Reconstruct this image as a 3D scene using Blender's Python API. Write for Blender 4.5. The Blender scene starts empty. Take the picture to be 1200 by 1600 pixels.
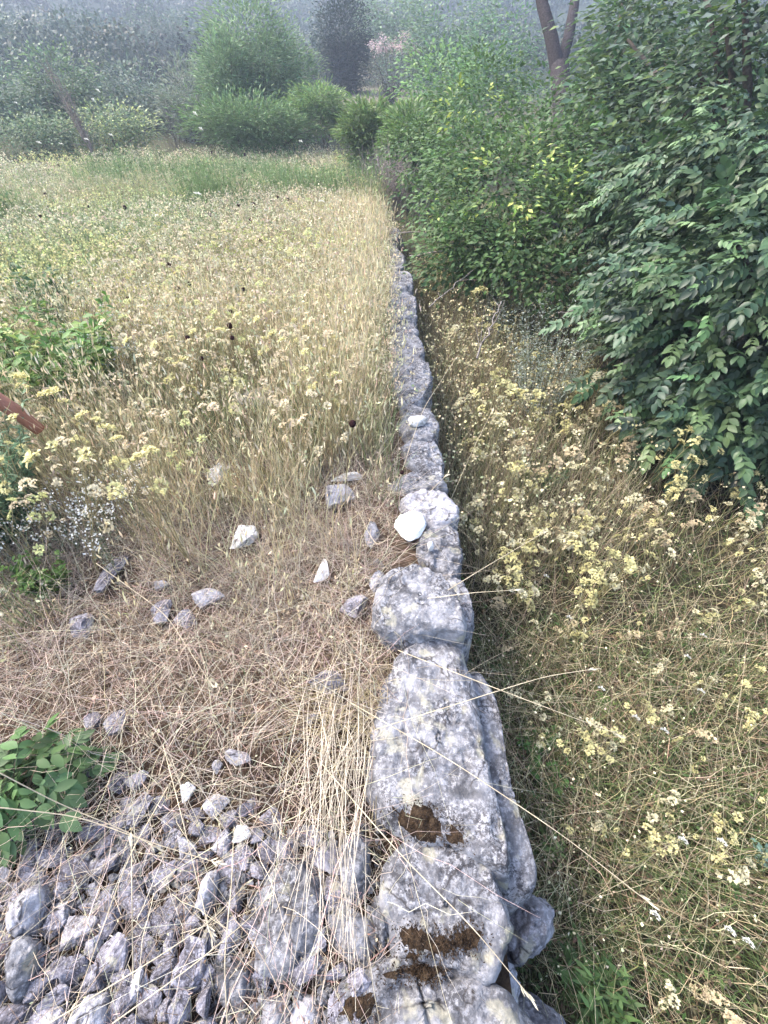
import bpy, math
import numpy as np
from math import radians as R, sin, cos, pi

# ---------------------------------------------------------------- camera, sky, sun, exposure
sc = bpy.context.scene
TH = R(42.0); FPX = 690.0; CAM = np.array([0.0, 0.0, 1.5])
cd = bpy.data.cameras.new('camera'); cam = bpy.data.objects.new('camera', cd); sc.collection.objects.link(cam)
cam.location = CAM; cam.rotation_euler = (pi/2 - TH, 0, 0)
cd.sensor_fit = 'VERTICAL'; cd.sensor_height = 24.0; cd.lens = 24.0*FPX/1600.0
cd.clip_start = 0.02; cd.clip_end = 2000
sc.camera = cam

SUN_EL, SUN_AZ = R(52), R(-70)          # azimuth measured from +Y towards +X
w = bpy.data.worlds.new('World'); sc.world = w; w.use_nodes = True
nt = w.node_tree; nt.nodes.clear()
sky = nt.nodes.new('ShaderNodeTexSky'); sky.sky_type = 'NISHITA'; sky.sun_disc = False
sky.sun_elevation = SUN_EL; sky.sun_rotation = SUN_AZ; sky.air_density = 1.0; sky.dust_density = 4.0; sky.ozone_density = 1.5
bg = nt.nodes.new('ShaderNodeBackground'); bg.inputs[1].default_value = 0.15
wo = nt.nodes.new('ShaderNodeOutputWorld')
nt.links.new(sky.outputs[0], bg.inputs[0]); nt.links.new(bg.outputs[0], wo.inputs[0])
sd = bpy.data.lights.new('sun', 'SUN'); sd.energy = 1.5; sd.angle = R(20); sd.color = (1.0, 0.93, 0.86)
so = bpy.data.objects.new('sun', sd); sc.collection.objects.link(so)
_d = (-sin(SUN_AZ)*cos(SUN_EL), -cos(SUN_AZ)*cos(SUN_EL), -sin(SUN_EL))
import mathutils
so.rotation_euler = mathutils.Vector(_d).to_track_quat('-Z', 'Y').to_euler()
sc.view_settings.view_transform = 'Standard'; sc.view_settings.look = 'None'
sc.view_settings.exposure = 1.92; sc.view_settings.gamma = 1.0
sc.render.engine = 'CYCLES'
cy = sc.cycles
cy.use_denoising = True; cy.max_bounces = 7; cy.diffuse_bounces = 3; cy.glossy_bounces = 2
cy.transmission_bounces = 4; cy.volume_bounces = 1; cy.transparent_max_bounces = 8
cy.caustics_reflective = False; cy.caustics_refractive = False

# ---------------------------------------------------------------- helpers
rng = np.random.default_rng(7)
C = sc.collection
F_ = np.array([0, cos(TH), -sin(TH)]); R_ = np.array([1.0, 0, 0]); U_ = np.array([0, sin(TH), cos(TH)])

def ray(u, v):
    return F_ + (u-600)/FPX*R_ - (v-800)/FPX*U_
def W(u, v, t):
    return CAM + t*ray(u, v)
def at(u, v, z=0.0):
    r = ray(u, v); return CAM + r*((z-CAM[2])/r[2])

def _h(ix, iy, iz, s):
    n = (ix.astype(np.int64)*73856093) ^ (iy.astype(np.int64)*19349663) ^ (iz.astype(np.int64)*83492791) ^ np.int64(s*2654435761 % 4294967291)
    n = (n ^ (n >> 13)) * 1274126177 & 0xffffffff
    n = (n ^ (n >> 16)) * 2246822519 & 0xffffffff
    return ((n ^ (n >> 15)) & 0xffffff) / float(0xffffff)
def noise(P, scale=1.0, seed=0):
    """value noise in [-1, 1]"""
    Q = np.asarray(P, float)*scale + 1000.0
    if Q.shape[-1] == 2: Q = np.concatenate([Q, np.zeros(Q.shape[:-1]+(1,))+0.5], -1)
    I = np.floor(Q); f = Q-I; f = f*f*(3-2*f)
    x, y, z = I[..., 0], I[..., 1], I[..., 2]
    r = 0
    for a in (0, 1):
        for b in (0, 1):
            for c in (0, 1):
                wgt = (f[..., 0] if a else 1-f[..., 0])*(f[..., 1] if b else 1-f[..., 1])*(f[..., 2] if c else 1-f[..., 2])
                r = r + wgt*_h(x+a, y+b, z+c, seed)
    return r*2-1
def fbm(P, scale=1.0, oct=4, seed=0, gain=.5):
    s = 0; a = 1; tot = 0
    for i in range(oct):
        s = s + a*noise(P, scale*2**i, seed+i*17); tot += a; a *= gain
    return s/tot

def nmesh(name, V, Fq, col=None, smooth=True):
    """mesh from numpy verts (n,3) and faces (m,k), optional per-vertex colour (n,3)"""
    V = np.asarray(V, np.float32).reshape(-1, 3); Fq = np.asarray(Fq, np.int32)
    m, k = Fq.shape
    me = bpy.data.meshes.new(name)
    me.vertices.add(len(V)); me.vertices.foreach_set('co', V.ravel())
    me.loops.add(m*k); me.loops.foreach_set('vertex_index', Fq.ravel())
    me.polygons.add(m); me.polygons.foreach_set('loop_start', np.arange(0, m*k, k, dtype=np.int32))
    me.polygons.foreach_set('loop_total', np.full(m, k, np.int32))
    if smooth: me.polygons.foreach_set('use_smooth', np.ones(m, bool))
    me.update(calc_edges=True)
    if col is not None:
        ca = me.color_attributes.new('Col', 'FLOAT_COLOR', 'POINT')
        c = np.ones((len(V), 4), np.float32); c[:, :3] = col
        ca.data.foreach_set('color', c.ravel())
    return me

class Geo:
    """collects pieces for ONE mesh object"""
    def __init__(s): s.V = []; s.F = []; s.C = []; s.n = 0
    def add(s, V, Fq, col):
        V = np.asarray(V, float).reshape(-1, 3); Fq = np.asarray(Fq)
        if Fq.shape[1] == 3: Fq = np.concatenate([Fq, Fq[:, 2:3]], 1)
        c = np.broadcast_to(np.asarray(col, float), (len(V), 3)) if np.ndim(col) == 1 else col
        s.V.append(V); s.F.append(Fq+s.n); s.C.append(c); s.n += len(V); return s
    def mesh(s, name):
        V = np.concatenate(s.V); Fq = np.concatenate(s.F); Cc = np.concatenate(s.C)
        deg = Fq[:, 2] == Fq[:, 3]
        if deg.any():                      # triangles: build as mixed polys
            me = bpy.data.meshes.new(name)
            me.vertices.add(len(V)); me.vertices.foreach_set('co', V.astype(np.float32).ravel())
            tot = np.where(deg, 3, 4).astype(np.int32)
            mask = np.ones(Fq.shape, bool); mask[deg, 3] = False
            lv = Fq[mask].astype(np.int32)
            me.loops.add(len(lv)); me.loops.foreach_set('vertex_index', lv)
            me.polygons.add(len(Fq)); me.polygons.foreach_set('loop_start', (np.cumsum(tot)-tot).astype(np.int32))
            me.polygons.foreach_set('loop_total', tot); me.polygons.foreach_set('use_smooth', np.ones(len(Fq), bool))
            me.update(calc_edges=True)
            ca = me.color_attributes.new('Col', 'FLOAT_COLOR', 'POINT')
            c = np.ones((len(V), 4), np.float32); c[:, :3] = Cc; ca.data.foreach_set('color', c.ravel())
            return me
        return nmesh(name, V, Fq, Cc)
    def build(s, name, m, parent=None, loc=None):
        me = s.mesh(name); me.materials.append(m)
        return link(name, me, parent, loc)

def link(name, me, parent=None, loc=None):
    o = bpy.data.objects.new(name, me); C.objects.link(o)
    if parent is not None: o.parent = parent
    if loc is not None: o.location = loc
    return o
def tag(o, label=None, cat=None, group=None, kind=None):
    if label: o['label'] = label
    if cat: o['category'] = cat
    if group: o['group'] = group
    if kind: o['kind'] = kind
    return o
def thing(name, label, cat, loc=(0, 0, 0), group=None, rz=0):
    o = bpy.data.objects.new(name, None); C.objects.link(o); o.empty_display_size = .05
    o.location = loc; o.rotation_euler = (0, 0, rz)
    return tag(o, label, cat, group)
def copy_tree(o, parent=None):
    c = o.copy(); C.objects.link(c)
    if parent is not None: c.parent = parent
    for ch in list(o.children): copy_tree(ch, c)
    return c

def unit(v):
    v = np.asarray(v, float); return v/np.maximum(np.linalg.norm(v, axis=-1, keepdims=True), 1e-9)

def tube(P, rad, sides=5, closed=False):
    """tube along polyline P (n,3) with radii rad"""
    P = np.asarray(P, float); n = len(P); rad = np.broadcast_to(rad, (n,))
    T = unit(np.gradient(P, axis=0)); ref = np.array([0.31, 0.17, 0.93]) if abs(T[0][2]) < .9 else np.array([1., .1, 0])
    A = unit(np.cross(T, ref)); B = np.cross(T, A)
    ph = np.arange(sides)*2*pi/sides
    V = P[:, None] + rad[:, None, None]*(A[:, None]*np.cos(ph)[None, :, None] + B[:, None]*np.sin(ph)[None, :, None])
    i = np.arange(n-1)[:, None]*sides; j = np.arange(sides)[None]; j2 = (j+1) % sides
    Fq = np.stack([i+j, i+j2, i+sides+j2, i+sides+j], -1).reshape(-1, 4)
    return V.reshape(-1, 3), Fq

def stems(base, h, lean, wid, col, nseg=3, sides=0, curve=1.7, tipcol=None, wob=0.0, taper=.25):
    """many stems or blades at once.  sides 0: flat blade, 3: three-sided stem.  Returns V, F, col, tips"""
    N = len(base); h = np.broadcast_to(h, (N,)); wid = np.broadcast_to(wid, (N,))
    t = np.linspace(0, 1, nseg+1)
    P = base[:, None, :] + np.zeros((N, nseg+1, 3))
    P[..., :2] += lean[:, None, :]*h[:, None, None]*(t[None, :, None]**curve)
    drop = np.clip(1-np.linalg.norm(lean, axis=1)*.35, .15, 1)
    P[..., 2] += (h*drop)[:, None]*(t[None]**.95)
    if wob:
        P[:, 1:, :2] += rng.normal(0, 1, (N, nseg, 2))*wob*h[:, None, None]
    a = rng.uniform(0, 2*pi, N)
    wt = 1-(1-taper)*t
    if sides == 0:
        D = np.stack([np.cos(a), np.sin(a), np.zeros(N)], 1)
        off = D[:, None]*(wid[:, None]*wt[None])[..., None]*.5
        V = np.stack([P-off, P+off], 2); k = 2
        i = np.arange(nseg)*2
        f = np.stack([i, i+1, i+3, i+2], -1)
    else:
        k = 3; vs = []
        for s in range(3):
            b = a+s*2*pi/3
            D = np.stack([np.cos(b), np.sin(b), 0*b], 1)
            vs.append(P + D[:, None]*(wid[:, None]*wt[None])[..., None]*.5)
        V = np.stack(vs, 2)
        f = []
        for i in range(nseg):
            for s in range(3):
                s2 = (s+1) % 3
                f.append([i*3+s, i*3+s2, i*3+3+s2, i*3+3+s])
        f = np.array(f)
    nv = (nseg+1)*k
    Fq = (np.arange(N)[:, None, None]*nv + f[None]).reshape(-1, 4)
    col = np.broadcast_to(col, (N, 3)); tc = col if tipcol is None else np.broadcast_to(tipcol, (N, 3))
    cc = col[:, None, None, :]*(1-t)[None, :, None, None] + tc[:, None, None, :]*t[None, :, None, None]
    cc = np.broadcast_to(cc, (N, nseg+1, k, 3)).reshape(-1, 3)
    return V.reshape(-1, 3), Fq, cc, P[:, -1, :]

def frames(d, up):
    d = unit(d); s = unit(np.cross(d, up)); n = np.cross(s, d); return s, d, n
def instance(T, Fq, pos, d, up, s, col, tcol=None):
    """copies of template verts T (k,3) (x side, y along d, z normal) into one vertex array"""
    N = len(pos); S, D, Nn = frames(d, up); s = np.broadcast_to(s, (N,))
    V = pos[:, None] + s[:, None, None]*(T[None, :, 0:1]*S[:, None]+T[None, :, 1:2]*D[:, None]+T[None, :, 2:3]*Nn[:, None])
    Fo = (np.arange(N)[:, None, None]*len(T)+Fq[None]).reshape(-1, Fq.shape[1])
    cc = np.broadcast_to(np.broadcast_to(col, (N, 3))[:, None], (N, len(T), 3))
    if tcol is not None: cc = cc*tcol[None]
    return V.reshape(-1, 3), Fo, cc.reshape(-1, 3)

def leaf_t(w=.42, fold=.12, rows=5, bend=-.12, tip=1.0, base=0.0):
    t = np.linspace(0, 1, rows)
    ww = w*.5*np.sin(pi*np.clip(t**.8, 0, 1))**.75; ww[0] = .012; ww[-1] = .01
    V = []
    for i in range(rows):
        z = bend*t[i]**2
        V += [(-ww[i], t[i], z+fold*ww[i]*2), (0, t[i], z), (ww[i], t[i], z+fold*ww[i]*2)]
    f = []
    for i in range(rows-1):
        f += [(3*i, 3*i+1, 3*i+4, 3*i+3), (3*i+1, 3*i+2, 3*i+5, 3*i+4)]
    return np.array(V, float), np.array(f)
def diamond_t(w=.5):
    return np.array([(0, 0, 0), (w*.5, .45, .05), (0, 1, -.08), (-w*.5, .45, .05)], float), np.array([(0, 1, 2, 3)])
def compound_t(pairs=4, leaf_l=.33, leaf_w=.5, rows=5, seed=0, droop=.3):
    r = np.random.default_rng(seed); V = []; Fq = []; n = 0
    LT, LF = leaf_t(leaf_w, .14, rows, -.15)
    sp = np.linspace(.28, .86, pairs)
    P = []
    for i in range(6):
        t = i/5; P.append((0, t*.95, -droop*t*t))
    a, b = tube(P, .007, 3); V.append(a); Fq.append(b+n); n += len(a)
    for i, t in enumerate(sp):
        for sd_ in (-1, 1):
            ang = R(62-22*t+r.normal(0, 7))
            d = np.array([[sd_*sin(ang), cos(ang), -.18+r.normal(0, .14)-.25*t]])
            up = np.array([[r.normal(0, .25), r.normal(0, .25), 1.]])
            v, f, _ = instance(LT, LF, np.array([[0, t, -droop*t*t]]), d, up, leaf_l*r.uniform(.85, 1.12)*(1.05-.3*abs(t-.6)), (1, 1, 1))
            V.append(v); Fq.append(f+n); n += len(v)
    v, f, _ = instance(LT, LF, np.array([[0, .95, -droop*.9]]), np.array([[r.normal(0, .1), 1, -.5]]), np.array([[0, .3, 1.]]), leaf_l*1.15, (1, 1, 1))
    V.append(v); Fq.append(f+n)
    return np.concatenate(V), np.concatenate(Fq)

def ico(sub):
    t = (1+5**.5)/2
    V = [(-1, t, 0), (1, t, 0), (-1, -t, 0), (1, -t, 0), (0, -1, t), (0, 1, t), (0, -1, -t), (0, 1, -t), (t, 0, -1), (t, 0, 1), (-t, 0, -1), (-t, 0, 1)]
    Fq = [(0, 11, 5), (0, 5, 1), (0, 1, 7), (0, 7, 10), (0, 10, 11), (1, 5, 9), (5, 11, 4), (11, 10, 2), (10, 7, 6), (7, 1, 8), (3, 9, 4), (3, 4, 2), (3, 2, 6), (3, 6, 8), (3, 8, 9), (4, 9, 5), (2, 4, 11), (6, 2, 10), (8, 6, 7), (9, 8, 1)]
    V = [tuple(np.array(v)/np.linalg.norm(v)) for v in V]
    for _ in range(sub):
        cache = {}; N = []
        def mid(a, b):
            k = (min(a, b), max(a, b))
            if k not in cache:
                m = np.array(V[a])+np.array(V[b]); V.append(tuple(m/np.linalg.norm(m))); cache[k] = len(V)-1
            return cache[k]
        for a, b, c in Fq:
            ab, bc, ca = mid(a, b), mid(b, c), mid(c, a)
            N += [(a, ab, ca), (b, bc, ab), (c, ca, bc), (ab, bc, ca)]
        Fq = N
    return np.array(V), np.array(Fq)

def smooth(a, b, x):
    t = np.clip((x-a)/(b-a), 0, 1); return t*t*(3-2*t)
# ---------------------------------------------------------------- materials
def new_mat(name):
    m = bpy.data.materials.new(name); m.use_nodes = True
    n = m.node_tree; b = n.nodes['Principled BSDF']; return m, n, b
def veg_mat(name, trans=.35, rough=.6, spec=.3, noise_amt=.25, nscale=18):
    m, n, b = new_mat(name)
    at_ = n.nodes.new('ShaderNodeAttribute'); at_.attribute_name = 'Col'
    no = n.nodes.new('ShaderNodeTexNoise'); no.inputs['Scale'].default_value = nscale; no.inputs['Detail'].default_value = 3
    geo = n.nodes.new('ShaderNodeNewGeometry'); n.links.new(geo.outputs['Position'], no.inputs['Vector'])
    mr = n.nodes.new('ShaderNodeMapRange'); mr.inputs[1].default_value = .3; mr.inputs[2].default_value = .7
    mr.inputs[3].default_value = 1-noise_amt; mr.inputs[4].default_value = 1+noise_amt
    n.links.new(no.outputs['Fac'], mr.inputs[0])
    vm = n.nodes.new('ShaderNodeVectorMath'); vm.operation = 'SCALE'
    n.links.new(at_.outputs['Color'], vm.inputs[0]); n.links.new(mr.outputs[0], vm.inputs['Scale'])
    n.links.new(vm.outputs[0], b.inputs['Base Color'])
    b.inputs['Roughness'].default_value = rough; b.inputs['Specular IOR Level'].default_value = spec
    if trans:
        tr = n.nodes.new('ShaderNodeBsdfTranslucent'); n.links.new(vm.outputs[0], tr.inputs['Color'])
        mx = n.nodes.new('ShaderNodeMixShader'); mx.inputs[0].default_value = trans
        n.links.new(b.outputs[0], mx.inputs[1]); n.links.new(tr.outputs[0], mx.inputs[2])
        n.links.new(mx.outputs[0], n.nodes['Material Output'].inputs['Surface'])
    return m
def ramp(n, fac, stops):
    r = n.nodes.new('ShaderNodeValToRGB'); e = r.color_ramp.elements
    while len(e) > len(stops): e.remove(e[-1])
    while len(e) < len(stops): e.new(.5)
    for el, (p, c) in zip(e, stops):
        el.position = p; el.color = (c[0], c[1], c[2], 1)
    n.links.new(fac, r.inputs[0]); return r
def tex(n, kind, scale, detail=4, vec=None, **kw):
    t = n.nodes.new('ShaderNodeTex'+kind); t.inputs['Scale'].default_value = scale
    if 'Detail' in t.inputs: t.inputs['Detail'].default_value = detail
    for k, v in kw.items(): t.inputs[k].default_value = v
    if vec is not None: n.links.new(vec, t.inputs['Vector'])
    return t
def mixc(n, fac, a, b, mode='MIX'):
    x = n.nodes.new('ShaderNodeMix'); x.data_type = 'RGBA'; x.blend_type = mode
    for v, s in ((fac, x.inputs[0]), (a, x.inputs[6]), (b, x.inputs[7])):
        if hasattr(v, 'is_linked') or hasattr(v, 'links'): n.links.new(v, s)
        elif isinstance(v, (int, float)): s.default_value = v
        else: s.default_value = (v[0], v[1], v[2], 1)
    return x.outputs[2]
def stone_mat(name, base=(.195, .197, .212), light=(.40, .40, .42), dark=(.040, .038, .042), spots=.85, rough=.9, bump=1.0, lich=(.42, .40, .30), sc=1.0):
    m, n, b = new_mat(name)
    tc = n.nodes.new('ShaderNodeTexCoord'); oi = n.nodes.new('ShaderNodeObjectInfo')
    ad = n.nodes.new('ShaderNodeVectorMath'); ad.operation = 'ADD'
    n.links.new(tc.outputs['Object'], ad.inputs[0])
    sc_ = n.nodes.new('ShaderNodeVectorMath'); sc_.operation = 'SCALE'; sc_.inputs[0].default_value = (13/sc, 7/sc, 5/sc)
    n.links.new(oi.outputs['Random'], sc_.inputs['Scale']); n.links.new(sc_.outputs[0], ad.inputs[1])
    v = ad.outputs[0]
    n1 = tex(n, 'Noise', 13*sc, 6, v, Roughness=.62)
    c = ramp(n, n1.outputs['Fac'], [(.32, tuple(x*.42 for x in base)), (.46, base), (.56, tuple((x+y)/2 for x, y in zip(base, light))), (.68, light)]).outputs[0]
    n2 = tex(n, 'Noise', 52*sc, 5, v, Roughness=.7)
    f2 = ramp(n, n2.outputs['Fac'], [(.52, (0, 0, 0)), (.60, (1, 1, 1))]).outputs[0]
    c = mixc(n, .8, c, mixc(n, f2, c, light))
    n3 = tex(n, 'Noise', 80*sc, 5, v, Roughness=.8); n3b = tex(n, 'Noise', 7*sc, 4, v)
    f3 = ramp(n, n3.outputs['Fac'], [(.475, (0, 0, 0)), (.525, (1, 1, 1))]).outputs[0]
    f3b = ramp(n, n3b.outputs['Fac'], [(.42, (0.15, .15, .15)), (.62, (1, 1, 1))]).outputs[0]
    f = mixc(n, 1.0, f3, f3b, 'MULTIPLY')
    c = mixc(n, mixc(n, 1.0, f, (spots, spots, spots), 'MULTIPLY'), c, dark)
    n4 = tex(n, 'Voronoi', 15*sc, 0, v); n5 = tex(n, 'Noise', 12*sc, 4, v)
    f4 = ramp(n, n5.outputs['Fac'], [(.60, (0, 0, 0)), (.66, (.6, .6, .6))]).outputs[0]
    c = mixc(n, f4, c, lich)
    nd = tex(n, 'Noise', 9*sc, 4, v); vd = n.nodes.new('ShaderNodeVectorMath'); vd.operation = 'MULTIPLY_ADD'
    n.links.new(nd.outputs['Color'], vd.inputs[0]); vd.inputs[1].default_value = (.16/sc,)*3; n.links.new(v, vd.inputs[2])
    ve = n.nodes.new('ShaderNodeTexVoronoi'); ve.feature = 'DISTANCE_TO_EDGE'; ve.inputs['Scale'].default_value = 5.5*sc; n.links.new(vd.outputs[0], ve.inputs['Vector'])
    ck = ramp(n, ve.outputs['Distance'], [(.0, (1, 1, 1)), (.028, (0, 0, 0))]); nk = ramp(n, nd.outputs['Fac'], [(.47, (0, 0, 0)), (.56, (1, 1, 1))])
    c = mixc(n, mixc(n, 1.0, ck.outputs[0], nk.outputs[0], 'MULTIPLY'), c, (.045, .04, .04))
    vr = n.nodes.new('ShaderNodeMapRange'); vr.inputs[3].default_value = .84; vr.inputs[4].default_value = 1.14
    n.links.new(oi.outputs['Random'], vr.inputs[0])
    vm = n.nodes.new('ShaderNodeVectorMath'); vm.operation = 'SCALE'; n.links.new(c, vm.inputs[0]); n.links.new(vr.outputs[0], vm.inputs['Scale'])
    n.links.new(vm.outputs[0], b.inputs['Base Color'])
    b.inputs['Roughness'].default_value = rough; b.inputs['Specular IOR Level'].default_value = .25
    mu = tex(n, 'Noise', 45*sc, 8, v, Roughness=.7); mv = tex(n, 'Voronoi', 38*sc, 2, v)
    ma = n.nodes.new('ShaderNodeMath'); ma.operation = 'MULTIPLY_ADD'; ma.inputs[1].default_value = .45
    n.links.new(mv.outputs['Distance'], ma.inputs[0]); n.links.new(mu.outputs['Fac'], ma.inputs[2])
    bp = n.nodes.new('ShaderNodeBump'); bp.inputs['Strength'].default_value = bump; bp.inputs['Distance'].default_value = .005 if sc < 1 else .011
    n.links.new(ma.outputs[0], bp.inputs['Height']); n.links.new(bp.outputs[0], b.inputs['Normal'])
    return m
M = {}
M['straw'] = veg_mat('dry_straw', .25, .7, .2)
M['leaf'] = veg_mat('leaf', .30, .55, .35, .22, 9)
M['leaf_glossy'] = veg_mat('leaf_glossy', .22, .45, .45, .18, 7)
M['petal'] = veg_mat('petal', .35, .8, .1, .15, 60)
M['seed'] = veg_mat('seed_head', 0, .9, .1, .3, 120)
M['bark'] = veg_mat('bark', 0, .9, .15, .45, 40)
M['twig'] = veg_mat('twig', 0, .85, .15, .3, 30)
M['stone'] = stone_mat('lichened_limestone')
M['stone_dark'] = stone_mat('cool_grey_limestone', (.22, .22, .24), (.42, .42, .46), (.07, .07, .08))  # cool grey limestone of the lower boulders and the farthest wall stone
M['stone_rubble'] = stone_mat('rubble_limestone', (.20, .19, .22), (.44, .43, .485), (.05, .045, .05), .8, sc=.10)
M['rock_pale'] = stone_mat('pale_field_stone', (.38, .37, .40), (.64, .63, .67), (.14, .12, .12), .6, sc=.09)
M['rock_white'] = stone_mat('white_field_stone', (.62, .62, .62), (.80, .80, .80), (.5, .48, .48), .15, sc=.09)
M['rock_wall'] = stone_mat('wall_face_stone', (.30, .30, .33), (.56, .56, .62), (.07, .07, .08), .8, sc=.25)
M['stone_white'] = stone_mat('fresh_white_limestone', (.72, .72, .70), (.88, .88, .86), (.45, .43, .40), .15, .85, .35, (.7, .68, .6))
M['stone_pale'] = stone_mat('pale_limestone', (.36, .355, .38), (.60, .595, .63), (.10, .09, .10), .5)
def moss_mat():
    m, n, b = new_mat('brown_moss')
    t = tex(n, 'Noise', 60, 5); geo = n.nodes.new('ShaderNodeNewGeometry'); n.links.new(geo.outputs['Position'], t.inputs['Vector'])
    c = ramp(n, t.outputs['Fac'], [(.35, (.030, .021, .015)), (.6, (.065, .044, .028)), (.75, (.12, .085, .055))])
    n.links.new(c.outputs[0], b.inputs['Base Color']); b.inputs['Roughness'].default_value = 1; b.inputs['Specular IOR Level'].default_value = .05
    bp = n.nodes.new('ShaderNodeBump'); bp.inputs['Strength'].default_value = 1; bp.inputs['Distance'].default_value = .01
    t2 = tex(n, 'Noise', 220, 4); n.links.new(geo.outputs['Position'], t2.inputs['Vector']); n.links.new(t2.outputs['Fac'], bp.inputs['Height']); n.links.new(bp.outputs[0], b.inputs['Normal'])
    return m
M['moss'] = moss_mat()
def ground_mat():
    m, n, b = new_mat('earth_and_litter')
    at_ = n.nodes.new('ShaderNodeAttribute'); at_.attribute_name = 'Col'
    geo = n.nodes.new('ShaderNodeNewGeometry'); p = geo.outputs['Position']
    a = tex(n, 'Noise', 26, 8, p, Roughness=.75)
    r = ramp(n, a.outputs['Fac'], [(.32, (.35, .33, .32)), (.5, (1, 1, 1)), (.68, (1.9, 1.8, 1.7))])
    c = mixc(n, 1.0, at_.outputs['Color'], r.outputs[0], 'MULTIPLY')
    n.links.new(c, b.inputs['Base Color']); b.inputs['Roughness'].default_value = 1; b.inputs['Specular IOR Level'].default_value = .05
    bp = n.nodes.new('ShaderNodeBump'); bp.inputs['Strength'].default_value = 1; bp.inputs['Distance'].default_value = .03
    n.links.new(a.outputs['Fac'], bp.inputs['Height']); n.links.new(bp.outputs[0], b.inputs['Normal'])
    return m
M['ground'] = ground_mat()

# ---------------------------------------------------------------- terrain
_edge_px = [(566, 300), (638, 380), (648, 470), (670, 590), (692, 700), (716, 790), (738, 960), (790, 1170), (836, 1360), (850, 1480)]
_ew = np.array([at(u, v, 0)[:2] for u, v in _edge_px]); _o = np.argsort(_ew[:, 1]); _ew = _ew[_o]
_EY = np.concatenate([[-6, -1.], _ew[:, 1], [16, 40]]); _EX = np.concatenate([[_ew[0, 0]-.05]*2, _ew[:, 0], [_ew[-1, 0]-.25, -1.5]])
def wall_x(y): return np.interp(y, _EY, _EX)
def smooth(a, b, x):
    t = np.clip((x-a)/(b-a), 0, 1); return t*t*(3-2*t)
def H(x, y):
    x = np.asarray(x, float); y = np.asarray(y, float)
    P = np.stack([x, y], -1)
    r = np.hypot(x*.8, np.maximum(y, 0))
    wx = wall_x(y)
    low = -.58 + .05*fbm(P, .8, 3, 5)
    ter = .02*fbm(P, 2.5, 3, 3) - .02 + .055*smooth(-.85, -.36, x-wx)*smooth(.30, .8, y)
    # terrace drops away slightly towards the rubble heap, mounds a little in the meadow
    k = smooth(-.09, -.02, x-wx)
    k = k*(1-smooth(10, 15, y))
    z = ter*(1-k)+low*k
    z = z + .35*smooth(1.0, 5.0, x-wx)*k
    far = np.clip(r-11, 0, None)
    z = z + .105*far*smooth(0, 14, far) + .09*np.clip(r-55, 0, None)*smooth(55, 90, r)
    z = z + smooth(14, 60, r)*1.2*fbm(P, .05, 3, 9) + smooth(60, 120, r)*5*fbm(P, .018, 3, 19)
    z = np.where(r > 190, np.minimum(z, 34+2*noise(P, .02, 3)), z)
    return z
def Hs(x, y): return float(H(np.array([x]), np.array([y]))[0])
def atg(u, v):
    """where the picture ray meets the terrain"""
    r = ray(u, v); t = np.concatenate([np.arange(.5, 20, .02), np.arange(20, 200, .2)])
    P = CAM+t[:, None]*r; d = P[:, 2]-H(P[:, 0], P[:, 1]); i = int(np.argmax(d < 0)); return P[i]

def patch_green(P):   # where the meadow is greener: 0 dry .. 1 green
    return smooth(-.05, .55, fbm(P, .55, 3, 41) + .25*fbm(P, 2.2, 2, 43) + .12*smooth(-1.2, -3.5, P[..., 0]))

gx = np.concatenate([np.linspace(-260, -16, 50)[:-1], np.linspace(-16, -4, 60)[:-1], np.linspace(-4, 4, 241)[:-1], np.linspace(4, 16, 50)[:-1], np.linspace(16, 260, 50)])
gy = np.concatenate([np.linspace(-60, -3, 12)[:-1], np.linspace(-3, 6, 200)[:-1], np.linspace(6, 20, 90)[:-1], np.linspace(20, 320, 110)])
GX, GY = np.meshgrid(gx, gy); GZ = H(GX, GY)
V = np.stack([GX, GY, GZ], -1).reshape(-1, 3)
nx, ny = len(gx), len(gy)
i = (np.arange(ny-1)[:, None]*nx+np.arange(nx-1)[None]).ravel()
Fg = np.stack([i, i+1, i+nx+1, i+nx], -1)
P2 = V[:, :2]; dist = np.hypot(P2[:, 0], P2[:, 1])
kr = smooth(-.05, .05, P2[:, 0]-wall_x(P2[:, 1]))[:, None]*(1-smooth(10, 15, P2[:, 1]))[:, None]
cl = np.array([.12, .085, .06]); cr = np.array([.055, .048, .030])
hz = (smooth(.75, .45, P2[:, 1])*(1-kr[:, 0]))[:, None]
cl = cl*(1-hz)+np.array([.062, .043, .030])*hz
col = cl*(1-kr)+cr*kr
kf = smooth(5, 14, dist)[:, None]
gn = fbm(P2, .06, 3, 77)[:, None]
kd = smooth(16, 40, dist)[:, None]
fc = np.array([.085, .085, .05])*(1-kd)+np.array([.045, .060, .042])*kd + smooth(.25, .45, gn)*np.array([.13, .10, .08])
col = col*(1-kf)+fc*kf
o = link('ground', nmesh('ground', V, Fg, col)); o.data.materials.append(M['ground']); tag(o, kind='structure')

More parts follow.
